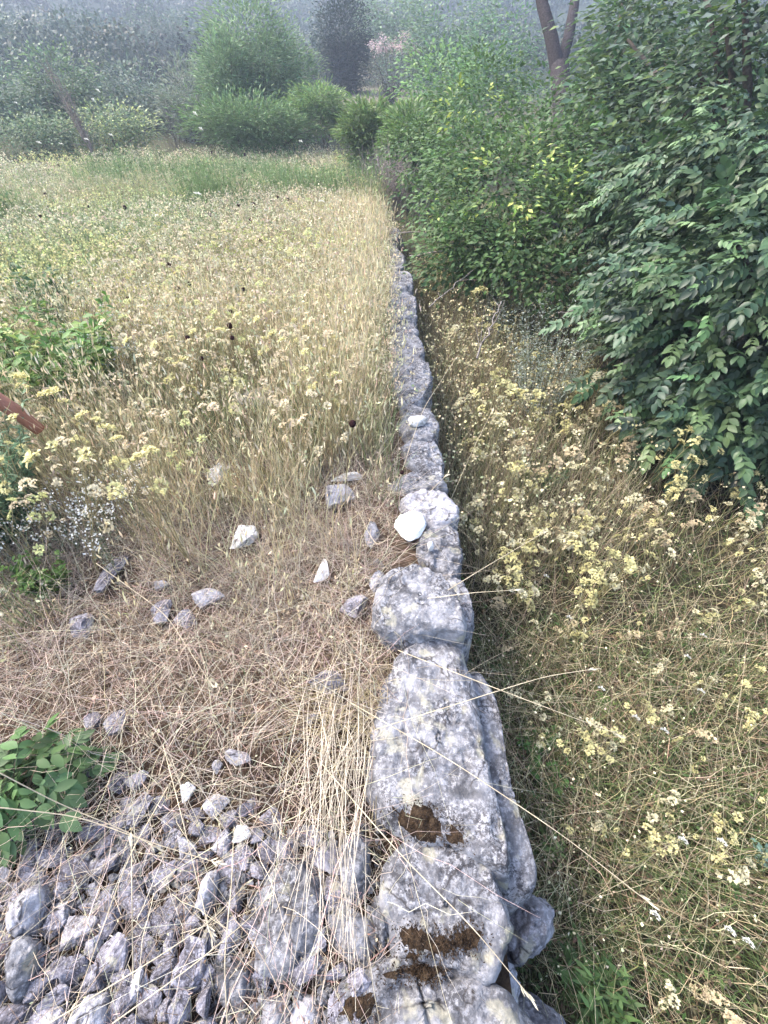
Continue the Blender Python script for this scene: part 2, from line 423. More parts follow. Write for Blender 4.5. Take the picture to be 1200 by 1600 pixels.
# ---------------------------------------------------------------- stones of the wall
def outline_stone(poly_px, ztop, thick, bulge=.02, amp=.012, tilt=(0, 0), seed=0, nphi=110, inset=.10, moss_px=None, edge=.88, grow=1.0):
    """a boulder whose plan is the outline seen on its top face; returns geometry about its centre"""
    Pw = np.array([at(u, v, ztop)[:2] for u, v in poly_px]); c = Pw.mean(0)
    Q = (Pw-c)*grow; n = len(Q)
    seg = []
    for k in range(n):                       # dense closed outline
        a, b = Q[k], Q[(k+1) % n]
        for s in np.linspace(0, 1, 12, endpoint=False): seg.append(a*(1-s)+b*s)
    seg = np.array(seg)
    for _ in range(10): seg = (np.roll(seg, 1, 0)+2*seg+np.roll(seg, -1, 0))/4
    ang = np.arctan2(seg[:, 1], seg[:, 0]); rr = np.hypot(seg[:, 0], seg[:, 1]); o_ = np.argsort(ang)
    ang, rr = ang[o_], rr[o_]
    phi = np.linspace(-pi, pi, nphi, endpoint=False)
    rad = np.interp(phi, np.concatenate([ang-2*pi, ang, ang+2*pi]), np.tile(rr, 3))
    size = rad.mean()
    ns = max(16, int(size/.008)); sr = np.linspace(0.04, 1, ns)
    nd = 14
    V = []
    for s in sr:
        z = bulge*(1-s*s) - .30*min(size, thick)*max(0, (s-edge)/(1-edge))**2.2*.38
        V.append(np.stack([rad*s*np.cos(phi), rad*s*np.sin(phi), np.full(nphi, z)], -1))
    z0 = V[-1][0, 2]
    for k in range(1, nd+1):
        q = k/nd; s = 1+.03*sin(q*pi)-inset*q*q
        V.append(np.stack([rad*s*np.cos(phi), rad*s*np.sin(phi), np.full(nphi, z0-(thick+z0)*q)], -1))
    V = np.array(V); nr = len(V); V = V.reshape(-1, 3)
    rr_ = np.random.default_rng(seed+900)
    for k in range(13):                      # split faces and chipped shoulders
        a_ = rr_.uniform(-pi, pi); b_ = rr_.uniform(.25, 1.15); nn = unit(np.array([cos(a_), sin(a_), b_])); q = V@nn
        off = q.max()-rr_.uniform(.02, .13)*size
        V = V-np.clip(q-off, 0, None)[:, None]*nn*.92
    V[:, 2] += V[:, 0]*tilt[0]+V[:, 1]*tilt[1]
    Pn = V+np.array([seed*3.1, seed*1.7, 0])
    rings = np.repeat(np.arange(nr), nphi)
    # displacement: lumps, ledges and pits
    nrm = np.zeros_like(V); up = np.clip(1-np.maximum(0, rings-ns*.82)/(ns*.22), 0, 1)
    nrm[:, 2] = up; nrm[:, :2] = unit(V[:, :2])*(1-up)[:, None]; nrm = unit(nrm)
    d = fbm(Pn, 7, 3, seed)*.9 + fbm(Pn, 22, 3, seed+5)*.8 - np.clip(fbm(Pn, 40, 2, seed+9)-.25, 0, 1)*1.6
    ridge = 1-np.abs(fbm(Pn*np.array([1, 1, 2.2]), 9, 3, seed+31))*2
    d += ridge*.35 + fbm(Pn, 55, 3, seed+77)*.8
    d -= 1.3*np.clip(1-np.abs(fbm(Pn, 4, 4, seed+60))/.03, 0, 1) + 1.0*smooth(.15, .4, fbm(Pn, 16, 3, seed+61))
    V = V+nrm*(d*amp)[:, None]
    V[:, :2] *= (1+.035*fbm(Pn, 9, 3, seed+50))[:, None]
    ii = (np.arange(nr-1)[:, None]*nphi+np.arange(nphi)[None]); i2 = (np.arange(nr-1)[:, None]*nphi+(np.arange(nphi)+1)[None] % nphi)
    Fq = np.stack([ii, i2, i2+nphi, ii+nphi], -1).reshape(-1, 4)
    # caps
    V = np.concatenate([V, [V[:nphi].mean(0)], [V[-nphi:].mean(0)-[0, 0, .01]]])
    j = np.arange(nphi); j2 = (j+1) % nphi; ct = nr*nphi
    top = np.stack([np.full(nphi, ct), j, j2, j2], -1); bot = np.stack([np.full(nphi, ct+1), (nr-1)*nphi+j2, (nr-1)*nphi+j, (nr-1)*nphi+j], -1)
    centre = np.array([c[0], c[1], ztop])
    moss = None
    if moss_px:
        moss = []
        for (mu, mv, mr_, my_) in moss_px:
            mc = at(mu, mv, ztop)[:2]-c; sx = abs(at(mu+mr_, mv, ztop)[0]-at(mu, mv, ztop)[0]); sy = abs(at(mu, mv-my_, ztop)[1]-at(mu, mv, ztop)[1])
            fc = V[Fq[:, 0]]; q = ((fc[:, 0]-mc[0])/sx)**2+((fc[:, 1]-mc[1])/sy)**2
            q = np.sqrt(q)+.75*fbm(fc, 26, 3, seed+70)+.3*fbm(fc, 70, 2, seed+71)
            sel = (q < .85) & (fc[:, 2] > -.07)
            fs = Fq[sel]
            if len(fs) < 6: continue
            uq, inv = np.unique(fs.ravel(), return_inverse=True)
            cnt = np.bincount(inv); inner = cnt >= 4
            mv3 = V[uq].copy(); mv3[:, 2] += np.where(inner, .002+.004*np.abs(noise(mv3, 60, 8)), -.003)
            # fuzz of tiny shoots, spilling past the mat's edge
            nf = int(len(uq)*4); pick = rr_.integers(0, len(uq), nf); fp = V[uq][pick]+rr_.normal(0, .009, (nf, 3))*[1, 1, .2]+[0, 0, .004]
            T_, TF_ = diamond_t(.5); fv, ff, _ = instance(T_, TF_, fp, rr_.normal(0, .9, (nf, 3))*[1, 1, .25], rr_.normal(0, 1, (nf, 3)), rr_.uniform(.003, .008, nf), (1, 1, 1))
            moss.append((np.concatenate([mv3, fv]), np.concatenate([inv.reshape(-1, 4), ff+len(mv3)])))
    return V, np.concatenate([Fq, top, bot]), centre, moss

WALL = [  # outline px, ztop, thick, label, moss, material, amp
 ([(545,1520),(600,1500),(650,1492),(700,1528),(770,1538),(838,1600),(838,1690),(560,1690),(515,1600)], .035, .45, 'lichen crusted capstone at the foot of the picture, nearest of the wall', [(560,1570,40,26), (660,1520,50,16)], 'stone', .014),
 ([(598,1352),(640,1312),(700,1292),(755,1318),(782,1390),(795,1455),(775,1525),(725,1533),(670,1520),(622,1498),(600,1430)], .06, .36, 'smooth grey slab with a brown moss patch on its near edge', [(672,1470,60,24),(725,1468,34,20),(640,1492,26,16)], 'stone', .008),
 ([(632,992),(690,985),(722,1010),(742,1060),(752,1130),(768,1230),(790,1300),(800,1375),(770,1345),(715,1315),(650,1300),(592,1262),(578,1200),(588,1140),(600,1080),(618,1040)], .10, .42, 'longest capstone, pale speckled slab with brown moss at its near end', [(640,1275,34,30),(668,1292,34,26),(702,1298,16,40)], 'stone', .010),
 ([(722,1040),(758,1052),(782,1110),(792,1190),(812,1270),(836,1340),(838,1375),(812,1402),(788,1398),(765,1330),(740,1200)], .0, .50, 'lower pale slab jutting out along the right flank of the long capstone', None, 'stone', .008),
 ([(585,950),(596,905),(612,888),(642,884),(660,880),(688,898),(712,930),(728,962),(722,982),(690,975),(640,978),(600,972)], .19, .20, 'raised round topped boulder with a sharp lower edge', None, 'stone', .009),
 ([(700,895),(722,900),(738,940),(742,975),(730,1002),(705,1000),(690,960)], .08, .46, 'narrow stone wedged behind the raised boulder on the right', None, 'stone', .008),
 ([(654,846),(670,824),(702,820),(720,842),(722,880),(704,902),(684,890),(660,872)], .10, .40, 'knobbly rounded capstone just below the white flat stone', None, 'stone', .012),
 ([(618,778),(650,764),(702,768),(716,790),(712,816),(680,822),(640,806)], .09, .40, 'pale topped capstone just above the white flat stone', None, 'stone_pale', .009),
 ([(600,762),(620,742),(660,732),(692,742),(700,764),(640,770)], .06, .40, 'flat grey capstone with the lone dark seed head above it', None, 'stone', .009),
 ([(626,692),(650,682),(682,684),(692,712),(692,742),(655,734),(634,716)], .08, .42, None, None, 'stone', .010),
 ([(624,652),(640,633),(668,635),(684,655),(682,686),(650,690),(630,676)], .10, .42, 'grey capstone carrying the small white chip', None, 'stone', .010),
 ([(610,562),(645,548),(668,562),(676,590),(664,612),(656,634),(628,632),(614,600)], .12, .44, 'lumpy elongated capstone in the middle of the wall', None, 'stone', .014),
 ([(610,522),(640,510),(658,530),(664,556),(640,560),(610,562)], .11, .44, None, None, 'stone', .012),
 ([(598,498),(640,498),(656,516),(640,524),(606,522)], .05, .40, None, None, 'stone', .012),
 ([(578,462),(616,450),(646,455),(650,480),(648,500),(600,498),(578,484)], .10, .44, 'pitted broad capstone with dark holes towards the far end', None, 'stone', .020),
 ([(596,424),(643,420),(645,450),(612,452),(592,442)], .16, .44, 'squared capstone with a straight right edge', None, 'stone', .008),
 ([(582,378),(626,372),(633,396),(632,418),(600,422),(580,406)], .14, .44, 'far pale capstone under the fallen twigs', None, 'stone', .010),
 ([(577,350),(604,342),(630,360),(628,374),(584,380)], .16, .44, None, None, 'stone', .010),
 ([(572,322),(598,316),(606,336),(600,346),(576,346)], .18, .44, 'farthest grey stone before the dead brushwood', None, 'stone_dark', .010),
]
wall = thing('dry_stone_wall', 'long dry stone wall of lichened grey limestone running away between meadow and lower ground', 'wall', (0, 0, 0))
for k, (poly, zt, th, lab, moss, mt, amp) in enumerate(WALL):
    V, Fq, c, ms = outline_stone(poly, zt, th, bulge=.008, amp=amp, seed=k+1, moss_px=moss, grow=1.06, inset=.03, edge=.93)
    g = Geo(); g.add(V, Fq, (1, 1, 1)); s = g.build('stone', M[mt], wall, c)
    if lab: s['label'] = lab
    for mm in (ms or []):
        g = Geo(); g.add(mm[0], mm[1], (1, 1, 1)); g.build('moss', M['moss'], s)
# lower courses of the wall's right face
rk = []
IV, IF = ico(5)
def rock_mesh(seed, name, mat, facets=9, amp=.09, rough=2.6, flat=0.0):
    r = np.random.default_rng(seed); V = IV*(1+.22*fbm(IV, 1.4, 2, seed+40))[:, None]
    for _ in range(facets+7):
        nrm = unit(r.normal(0, 1, 3)); dd = r.uniform(.34, .72)
        over = V@nrm-dd; V = V-np.clip(over, 0, None)[:, None]*nrm*.97
    V = V*(1+amp*fbm(V, rough, 4, seed))[:, None]
    V = V*(1-.05*np.clip(fbm(V, 9, 3, seed+3)-.1, 0, 1))[:, None] + unit(V)*(.012*fbm(V, 14, 3, seed+8))[:, None]
    V = V+unit(V)*(.05*(1-2*np.abs(fbm(V, 5, 3, seed+12))))[:, None]; V = V/np.abs(V).max(0)
    g = Geo(); g.add(V, IF, (1, 1, 1)); me = g.mesh(name); me.materials.append(M[mat]); return me
ROCK = [rock_mesh(100+k, 'rubble_stone', 'stone_rubble', facets=[7, 9, 12, 6, 10][k % 5]) for k in range(10)]
ROCKD = [rock_mesh(200+k, 'stone', 'rock_wall') for k in range(4)]
ROCKS = [rock_mesh(300+k, 'stone', 'rock_wall') for k in range(4)]
ROCKW = [rock_mesh(400+k, 'stone', 'rock_white', 6) for k in range(3)]
y = -.35
while y < 10.5:
    for zc, dz in ((-.36, .15), (-.56, .13)):
        L = rng.uniform(.15, .27)*(1 if y < 4 else 1.5)
        o = link('stone', (ROCKD+ROCKS)[rng.integers(8)], wall)
        yy = y+rng.uniform(-.06, .06)
        o.location = (wall_x(yy)-.19+rng.uniform(-.02, .02), yy, zc+.02); o.scale = (.19, L*.62, dz*.82); o.rotation_euler = (rng.uniform(-.2, .2), rng.uniform(-.15, .15), rng.uniform(-.2, .2))
    y += .30 if y < 4 else .5

for k in range(46):
    yy = rng.uniform(.0, 6); o = link('stone', ROCKS[k % 4], wall); sd_ = rng.random() < .35; s_ = rng.uniform(.03, .06)
    o.location = (wall_x(yy)-(.34 if sd_ else .16)+rng.uniform(-.05, .05), yy, rng.uniform(-.06, .01)); o.scale = (s_*1.3, s_*1.2, s_*.9); o.rotation_euler = tuple(rng.uniform(-.5, .5, 3)); o['label'] = 'small packing stone wedged between the capstones'
def boulder(poly, zt, th, label, mt, seed, name='boulder', amp=.01, moss=None, inset=.1, bulge=.016, group=None, cat='stone', tilt=(0, 0)):
    V, Fq, c, ms = outline_stone(poly, zt, th, bulge=bulge, amp=amp, seed=seed, inset=inset, moss_px=moss, tilt=tilt)
    g = Geo(); g.add(V, Fq, (1, 1, 1)); s = g.build(name, M[mt], None, c); tag(s, label, cat, group)
    for mm in (ms or []):
        g = Geo(); g.add(mm[0], mm[1], (1, 1, 1)); g.build('moss', M['moss'], s)
    return s
boulder([(792,1415),(830,1392),(862,1408),(872,1455),(845,1490),(808,1508),(788,1475)], -.22, .36, 'dark grey boulder in the shade at the wall foot, beside the mossy slab', 'stone_dark', 61, inset=.0, bulge=.05)
boulder([(782,1560),(830,1550),(885,1590),(900,1660),(780,1680)], -.38, .30, 'dim bluish boulder at the bottom edge right of the wall', 'stone_dark', 62, inset=.0, bulge=.05)
boulder([(614,817),(624,803),(644,797),(660,800),(667,815),(657,834),(640,841),(626,831)], .125, .035, 'bright white flat stone lying on the wall', 'stone_white', 63, name='flat_stone', amp=.003, bulge=.006)
boulder([(637,650),(665,649),(667,657),(650,662),(639,660)], .145, .03, 'small clean white chip lying on a far grey capstone', 'stone_white', 64, name='stone_chip', amp=.003)
boulder([(668,848),(676,846),(678,854),(670,856)], .135, .025, 'tiny white pebble on the knobbly capstone by the flat white stone', 'stone_white', 65, name='pebble', amp=.002)
BIG = [
 ([(395,1400),(425,1345),(470,1330),(505,1345),(508,1410),(492,1470),(450,1528),(405,1535),(390,1470)], .03, .16, 'big pale stone under the fallen straw tussock', None, 'stone'),
 ([(530,1312),(560,1290),(580,1315),(580,1370),(562,1402),(536,1395)], .04, .14, 'upright grey stone between straw tussock and mossy slab', None, 'stone'),
 ([(508,1420),(540,1408),(585,1450),(598,1490),(575,1520),(540,1500),(515,1465)], .01, .14, 'lavender grey stone left of the slab with the moss patch on its edge', None, 'stone'),
 ([(328,1505),(365,1490),(395,1500),(397,1545),(372,1580),(345,1560)], .0, .12, 'white and grey mottled stone at the bottom, left of the straw tussock', None, 'stone'),
 ([(455,1560),(490,1552),(508,1600),(480,1640),(450,1620)], -.01, .12, 'small pale stone at the bottom edge beneath the straw tips', None, 'stone_pale'),
 ([(400,1560),(440,1550),(455,1590),(430,1640),(395,1620)], -.01, .12, 'bluish stone at the bottom edge, second left of the wall', None, 'stone'),
 ([(580,1405),(604,1400),(606,1450),(600,1480),(584,1450)], .03, .14, 'narrow splinter of stone pressed against the smooth slab', None, 'stone'),
 ([(300,1420),(320,1362),(338,1355),(336,1395),(318,1432)], .03, .08, 'pinkish leaf shaped stone slab standing in the rubble', None, 'stone_pale'),
 ([(0,1450),(15,1400),(55,1375),(65,1390),(50,1440),(20,1470)], .05, .14, 'large pale stone at the left edge, topmost of the rubble heap', None, 'stone_pale'),
 ([(0,1500),(25,1450),(60,1480),(40,1540),(10,1580)], .05, .15, 'large bluish stone at the left edge below the topmost one', None, 'stone'),
 ([(100,1600),(130,1560),(165,1555),(160,1610),(120,1650)], .04, .14, 'light stone on the bottom edge in the left corner', None, 'stone_pale'),
]
for k, (poly, zt, th, lab, moss, mt) in enumerate(BIG):
    boulder(poly, zt, th, lab, mt, 80+k, name='rubble_stone', amp=.008, moss=moss, bulge=.02, cat='stone', tilt=(rng.uniform(-.15, .15), rng.uniform(-.15, .15)))

# scattered stones in the dry thatch: px centre, size px (w, h), kind, label
SC = [
 (340,753,32,30,'w','bluish white stone in the standing dry grass, above the white block'),
 (381,857,44,34,'w','white blocky stone half sunk in the thatch'),
 (251,925,24,18,'p','small greenish white stone between the two lone grey ones'),
 (322,950,50,26,'p','long pale grey stone level with the round topped boulder'),
 (292,974,28,24,'r','small lilac stone just under the long pale one'),
 (258,966,34,22,'r','lilac stone left of the smaller lilac one'),
 (178,908,30,50,'r','faint grey stone under the stems near the white flowers'),
 (135,985,36,30,'r','grey stone sunk in thatch below the small green herb'),
 (187,1138,36,36,'r','grey pitted stone right of the leafy sapling top'),
 (150,1140,28,36,'r','grey stone touching the leafy sapling'),
 (134,1206,42,40,'p','pale stone peeping from under the leafy sapling'),
 (188,1228,34,40,'r','grey stone just right of the pale one by the sapling'),
 (223,1224,36,30,'r','crusty stone two to the right of the sapling'),
 (295,1247,24,26,'w','small bright white stone above the rubble heap'),
 (338,1275,40,44,'p','light lilac block at the upper rim of the rubble heap'),
 (380,1190,44,22,'p','ragged white stone lying alone in the thatch'),
 (341,1208,16,22,'p','sliver of lilac stone left of the ragged white one'),
 (378,1312,30,20,'w','thin white flake among the heap, below the lilac block'),
 (404,1316,22,26,'r','small dark grey stone beside the thin white flake'),
 (524,794,46,40,'p','speckled white stone left of the bright flat stone'),
 (583,845,24,40,'d','grey green stone left of the bright flat stone'),
 (592,918,24,36,'d','dark greenish stone tucked left of the raised boulder'),
 (556,958,44,32,'r','grey stone lying just left of the raised boulder'),
 (514,1074,46,40,'r','grey stone showing through thatch left of the long capstone'),
 (408,640,60,24,'k','pinkish pale stone deep in the standing grass'),
 (545,754,44,14,'w','narrow white stone left of the pale topped capstone'),
 (558,600,18,14,'w','tiny white stone in the grass beside the middle of the wall'),
 (506,903,20,36,'w','slender white stone fragment pointing at the raised boulder'),
 (490,1130,26,20,'r','small grey stone in the roots of the straw tussock'),
 (222,1420,40,40,'r','greyish round stone in the middle of the upper heap'),
 (170,1360,44,36,'r','rounded lavender stone in the upper heap, right of the pale one'),
 (262,1375,36,40,'r','roundish stone above the middle of the heap'),
 (88,1340,50,40,'r','grey stone directly below the sapling'),
]
M['stone_pink'] = stone_mat('pinkish_limestone', (.50, .44, .43), (.72, .66, .65), (.2, .16, .15), .3, sc=.09)
ROCKP = [rock_mesh(500+k, 'stone', 'rock_pale', 8) for k in range(3)]; ROCKK = [rock_mesh(520, 'stone', 'stone_pink', 8)]
KIND = {'w': ROCKW, 'p': ROCKP, 'r': ROCK, 'd': ROCKD, 'k': ROCKK}
for (u, v, wd, ht, kd, lab) in SC:
    p = atg(u, v); pr = atg(u+wd/2, v); pv = atg(u, v-ht/2); sx = np.linalg.norm(pr-p); sy = np.linalg.norm(pv-p)
    o = link('field_stone', KIND[kd][rng.integers(len(KIND[kd]))])
    zz = min(sx, sy)*.75; o.location = (p[0], p[1]+sy*.2, p[2]+zz*.5+.02); o.scale = (sx*1.2, sy*1.1, zz); o.rotation_euler = (rng.uniform(-.2, .2), rng.uniform(-.2, .2), rng.uniform(-.4, .4) if abs(wd-ht) < 14 else 0)
    tag(o, lab, 'stone')
# rubble heap
occ = []
for b in C.objects:
    if b.name.startswith(('rubble_stone', 'field_stone')):
        if b.name.startswith('rubble'): occ.append((b.location.x, b.location.y, .07))
        else: occ.append((b.location.x, b.location.y, max(b.scale.x, b.scale.y)))
rub = []
tries = 0
while len(rub) < 285 and tries < 20000:
    tries += 1
    u = rng.uniform(-60, 610); v = 1640-(rng.uniform(0, 1)**1.15)*400
    if v < 1310-.12*u+ .0*u and u < 170: pass
    lim = 1330-60*math.exp(-((u-330)/120)**2)+ (60 if u > 420 else 0)
    if v < lim-70*rng.random(): continue
    dens = smooth(lim-40, lim+190, v)*(1-.55*smooth(230, 420, u))
    if rng.random() > dens+.08: continue
    s = rng.uniform(.017, .034)+ (.022*rng.random()**2)+ .014*smooth(1380, 1560, v)*rng.random()
    p = at(u, v, .0)
    if p[0] > wall_x(p[1])-.42: continue
    if any((p[0]-a)**2+(p[1]-b)**2 < ((s+r)*.66)**2 for a, b, r in occ): continue
    occ.append((p[0], p[1], s)); rub.append((u, v, p, s))
occz = {}
ORD = ['first', 'second', 'third', 'fourth', 'fifth', 'sixth', 'seventh', 'eighth', 'ninth', 'tenth', 'eleventh', 'twelfth', 'thirteenth', 'fourteenth', 'fifteenth', 'sixteenth', 'seventeenth', 'eighteenth', 'nineteenth', 'twentieth']
rub.sort(key=lambda q: -q[1]); rows = [rub[k:k+18] for k in range(0, len(rub), 18)]
rown = ['bottom', 'second', 'third', 'fourth', 'fifth', 'sixth', 'seventh', 'eighth', 'ninth', 'tenth', 'eleventh', 'twelfth', 'thirteenth', 'fourteenth']
for ri, row in enumerate(rows):
    row.sort(key=lambda q: q[0])
    for ci, (u, v, p, s) in enumerate(row):
        o = link('rubble_stone', ROCK[rng.integers(10)] if rng.random() < .85 else ROCKP[rng.integers(3)])
        z = Hs(p[0], p[1])
        a, b_, c_ = s*rng.uniform(.9, 1.6), s*rng.uniform(.7, 1.25), s*rng.uniform(.5, .9)
        o.location = (p[0], p[1], z+c_*rng.uniform(.05, .75)+.03*smooth(1380, 1600, v)); o.scale = (a, b_, c_)
        o.rotation_euler = (rng.uniform(-.5, .5), rng.uniform(-.5, .5), rng.uniform(0, 6.28))
        size = 'small' if s < .028 else ('fist sized' if s < .043 else 'large')
        tag(o, f'{size} grey rubble stone, {ORD[ci]} from the left, {rown[ri]} row of the heap', 'stone', 'rubble stones heaped at the field edge')
N = 1500; uu = rng.uniform(-60, 600, N); vv = 1650-rng.random(N)**1.2*360; PP = np.array([at(a, b, 0) for a, b in zip(uu, vv)]); PP[:, 2] = H(PP[:, 0], PP[:, 1])+rng.uniform(.0, .02, N)
g = Geo(); cv, cf = ico(1); nn_ = len(PP); ch = cv[None]*(1+.35*rng.normal(0, 1, (nn_, len(cv), 1)).clip(-1, 1))*rng.uniform(.003, .011, (nn_, 1, 1))*rng.uniform(.6, 1.4, (nn_, 1, 3))
g.add((ch+PP[:, None]).reshape(-1, 3), (np.arange(nn_)[:, None, None]*len(cv)+cf[None]).reshape(-1, 3), (1, 1, 1)); me = g.mesh('gravel'); me.polygons.foreach_set('use_smooth', np.zeros(len(me.polygons), bool)); me.materials.append(M['stone'])
o = link('gravel', me); tag(o, 'grit and stone chips between the rubble', 'gravel', kind='stuff')
# distant pale rocks
for (u, v, t, s, lab) in [(40, 100, 28, .55, 'pale rock showing among dark bushes at the far left'), (22, 106, 28, .35, 'smaller white rock left of the far pale rock'), (72, 84, 32, .25, 'white boulder above the far pale rock, on the slope')]:
    p = W(u, v, t); o = link('rock', ROCKW[0]); o.location = p; o.scale = (s, s*.6, s*.38); tag(o, lab, 'rock')

# ---------------------------------------------------------------- ground cover and grass (stuff)
def polar(N, r0, r1, a0, a1, p=0.6):
    """random points round the viewpoint, denser near"""
    u = rng.random(N); r = (r0**(2-p*2)+(r1**(2-p*2)-r0**(2-p*2))*u)**(1/(2-p*2))
    a = rng.uniform(R(a0), R(a1), N); return np.stack([r*np.sin(a), r*np.cos(a)], 1)
def vary(col, N, amt=.2, hue=.06):
    c = np.asarray(col, float); k = 1+rng.normal(0, amt, (N, 1)); return np.clip(np.broadcast_to(c, (N, 3))*np.clip(k, .4, 1.8)*(1+rng.normal(0, hue, (N, 3))), .003, .95)
def left_of(P, m=.0): return P[:, 0] < wall_x(P[:, 1])-m
WALLW = .40
def put(P): return np.concatenate([P, H(P[:, 0], P[:, 1])[:, None]], 1)
TAN = np.array([.50, .425, .255]); TANP = np.array([.68, .595, .385]); BRN = np.array([.26, .185, .12]); OLV = np.array([.30, .30, .14]); GRN = np.array([.19, .27, .12]); GRY = np.array([.20, .24, .17])

def meadow_h(P):      # standing height of the meadow: short near the camera and beside the wall
    d = np.hypot(P[:, 0], P[:, 1])
    near = smooth(1.15, 2.6, P[:, 1]+.25*fbm(P, 1.5, 2, 4)-.35*P[:, 0]*0)
    left = smooth(-.9, -2.0, P[:, 0]+.25*fbm(P, 1.2, 2, 14))*smooth(.5, 1.1, P[:, 1])
    return .10 + .50*np.maximum(near, left*.7)*(1-.35*smooth(-1.0, -.3, P[:, 0]-wall_x(P[:, 1])))

FS = np.array([[o.location.x, o.location.y, max(o.scale.x, o.scale.y)] for o in C.objects if o.name.startswith('field_stone')])
def clear(P, k=.85):
    d2 = (P[:, None, 0]-FS[None, :, 0])**2+(P[:, None, 1]-FS[None, :, 1]+FS[None, :, 2]*.3)**2
    m = ~(d2 < (FS[None, :, 2]*k)**2).any(1)
    if k > 1:
        for (u, v, r) in CLR:
            q = atg(u, v); m &= ~((P[:, 0]-q[0])**2+(P[:, 1]-q[1])**2 < (r*(1+.25*noise(P, 4, 2)))**2)
    return m
CLR = [(125, 660, .30), (115, 560, .22), (5, 840, .30), (85, 925, .10), (240, 645, .16), (110, 870, .12), (170, 860, .12), (215, 830, .10), (245, 585, .14), (395, 470, .16), (270, 440, .14), (15, 900, .1)]
# 1 thatch: short matted curls on the near terrace
N = 95000
P = np.stack([rng.uniform(-2.6, .5, N), rng.uniform(-.5, 3.2, N)], 1); P = P[left_of(P, .33)]; P = P[clear(P, .95)]
px_ = P[:, 0]; rubz = (P[:, 1] < .75) & (P[:, 0] < -.15)
keep = rng.random(len(P)) < np.where(P[:, 1] < .62, .42, np.where(P[:, 1] < .85, .6, 1.0)); P = P[keep]; N = len(P)
h = rng.uniform(.03, .12, N); ln = rng.normal(0, .95, (N, 2))
kk = rng.random((N, 1))
c = np.where(kk < .30, vary((.22, .155, .12), N, .35), np.where(kk < .72, vary((.46, .37, .285), N, .25), vary((.70, .61, .49), N, .2)))
g = Geo(); V, Fq, cc, _ = stems(put(P)+[0, 0, .005], h, ln, rng.uniform(.0014, .0034, N), c, 4, 0, 1.3, wob=.18); g.add(V, Fq, cc)
# long lying strands
N = 5200; P = np.stack([rng.uniform(-2.6, .5, N), rng.uniform(.1, 3.4, N)], 1); P = P[left_of(P, .3)]; N = len(P)
V, Fq, cc, _ = stems(put(P)+[0, 0, .02], rng.uniform(.15, .42, N), rng.normal(0, .95, (N, 2)), rng.uniform(.0016, .0026, N), vary((.70, .61, .48), N, .18), 6, 3, 1.4, wob=.02); g.add(V, Fq, cc)
# leaf litter flecks
N = 16000; P = np.stack([rng.uniform(-3.2, .5, N), rng.uniform(-.5, 4, N)], 1); P = P[left_of(P, .35)]; N = len(P)
T, TF = diamond_t(.6)
V, Fq, cc = instance(T, TF, put(P)+np.stack([0*P[:, 0], 0*P[:, 0], rng.uniform(.005, .07, N)], 1), rng.normal(0, 1, (N, 3)), rng.normal(0, 1, (N, 3)), rng.uniform(.004, .012, N), np.where(rng.random((N, 1)) < .5, vary(BRN, N, .4), vary(TANP, N, .25))); g.add(V, Fq, cc)
o = g.build('dry_thatch', M['straw']); tag(o, 'matted brown and straw coloured thatch on the near terrace', 'grass', kind='stuff')

# 2 standing meadow
g = Geo(); gh = Geo()
N = 150000; P = polar(N, .9, 17.5, -58, 8, .62); P = P[left_of(P, .30)]
hh = meadow_h(P); keep = ((hh > .2) | (rng.random(len(P)) < .12)) & (rng.random(len(P)) < .35+.65*smooth(1.8, 4.2, np.hypot(P[:, 0], P[:, 1]))) & clear(P, 1.5); P = P[keep]; hh = hh[keep]; N = len(P)
gr = patch_green(P)[:, None]; gr = np.clip(gr+.25*smooth(-1.2, -2.6, P[:, :1]), 0, 1); d = np.hypot(P[:, 0], P[:, 1])
# greener herb bases lower in the sward, straw stalks above
sel = rng.random((N, 1)); c0 = np.where(sel < .68*gr+.22, vary(GRN, N, .3), np.where(sel < .80*gr+.36, vary(OLV, N, .3), np.where(sel < .8, vary(TAN, N, .22), vary(BRN*1.2, N, .3))))
wd = .0022+.00042*d
h = hh*rng.uniform(.45, 1.12, N); hm = 1.0
ln = rng.normal(0, .24, (N, 2))+np.array([.03, -.05])
V, Fq, cc, tips = stems(put(P), h, ln, wd*rng.uniform(.8, 1.5, N), c0*.8, 3, 0, 1.6, tipcol=c0*1.1, wob=.02); g.add(V, Fq, cc)
# branching tops with small pale heads
tip = tips; m = (sel[:, 0] > .15) & (rng.random(N) < .62*(.25+.75*smooth(1.6, 3.4, d))); tip = tip[m]; dd = d[m]; grm = gr[m, 0]; n = len(tip)
yel = noise(tip[:, :2], .9, 91)
hc = np.where((rng.random((n, 1)) < .35*grm[:, None]), vary((.44, .47, .28), n, .2), np.where(yel[:, None] > .25, vary((.62, .62, .30), n, .2), vary((.66, .60, .42), n, .22)))
T, TF = diamond_t(.7)
for q in range(4):
    off = rng.normal(0, 1, (n, 3))*np.array([.010, .010, .008])*(1+.10*dd)[:, None]
    V, Fq, cc = instance(T, TF, tip+off, rng.normal(0, 1, (n, 3))+[0, 0, .4], rng.normal(0, 1, (n, 3)), rng.uniform(.010, .020, n)*(1+.085*dd), hc*rng.uniform(.75, 1.15, (n, 1))); gh.add(V, Fq, cc)
o = g.build('meadow_grass', M['straw']); tag(o, 'tall golden and greenish meadow grass standing left of the wall', 'grass', kind='stuff')
o = gh.build('meadow_seed_heads', M['petal']); tag(o, 'countless pale straw and yellowish seed heads over the meadow', 'seed heads', kind='stuff')

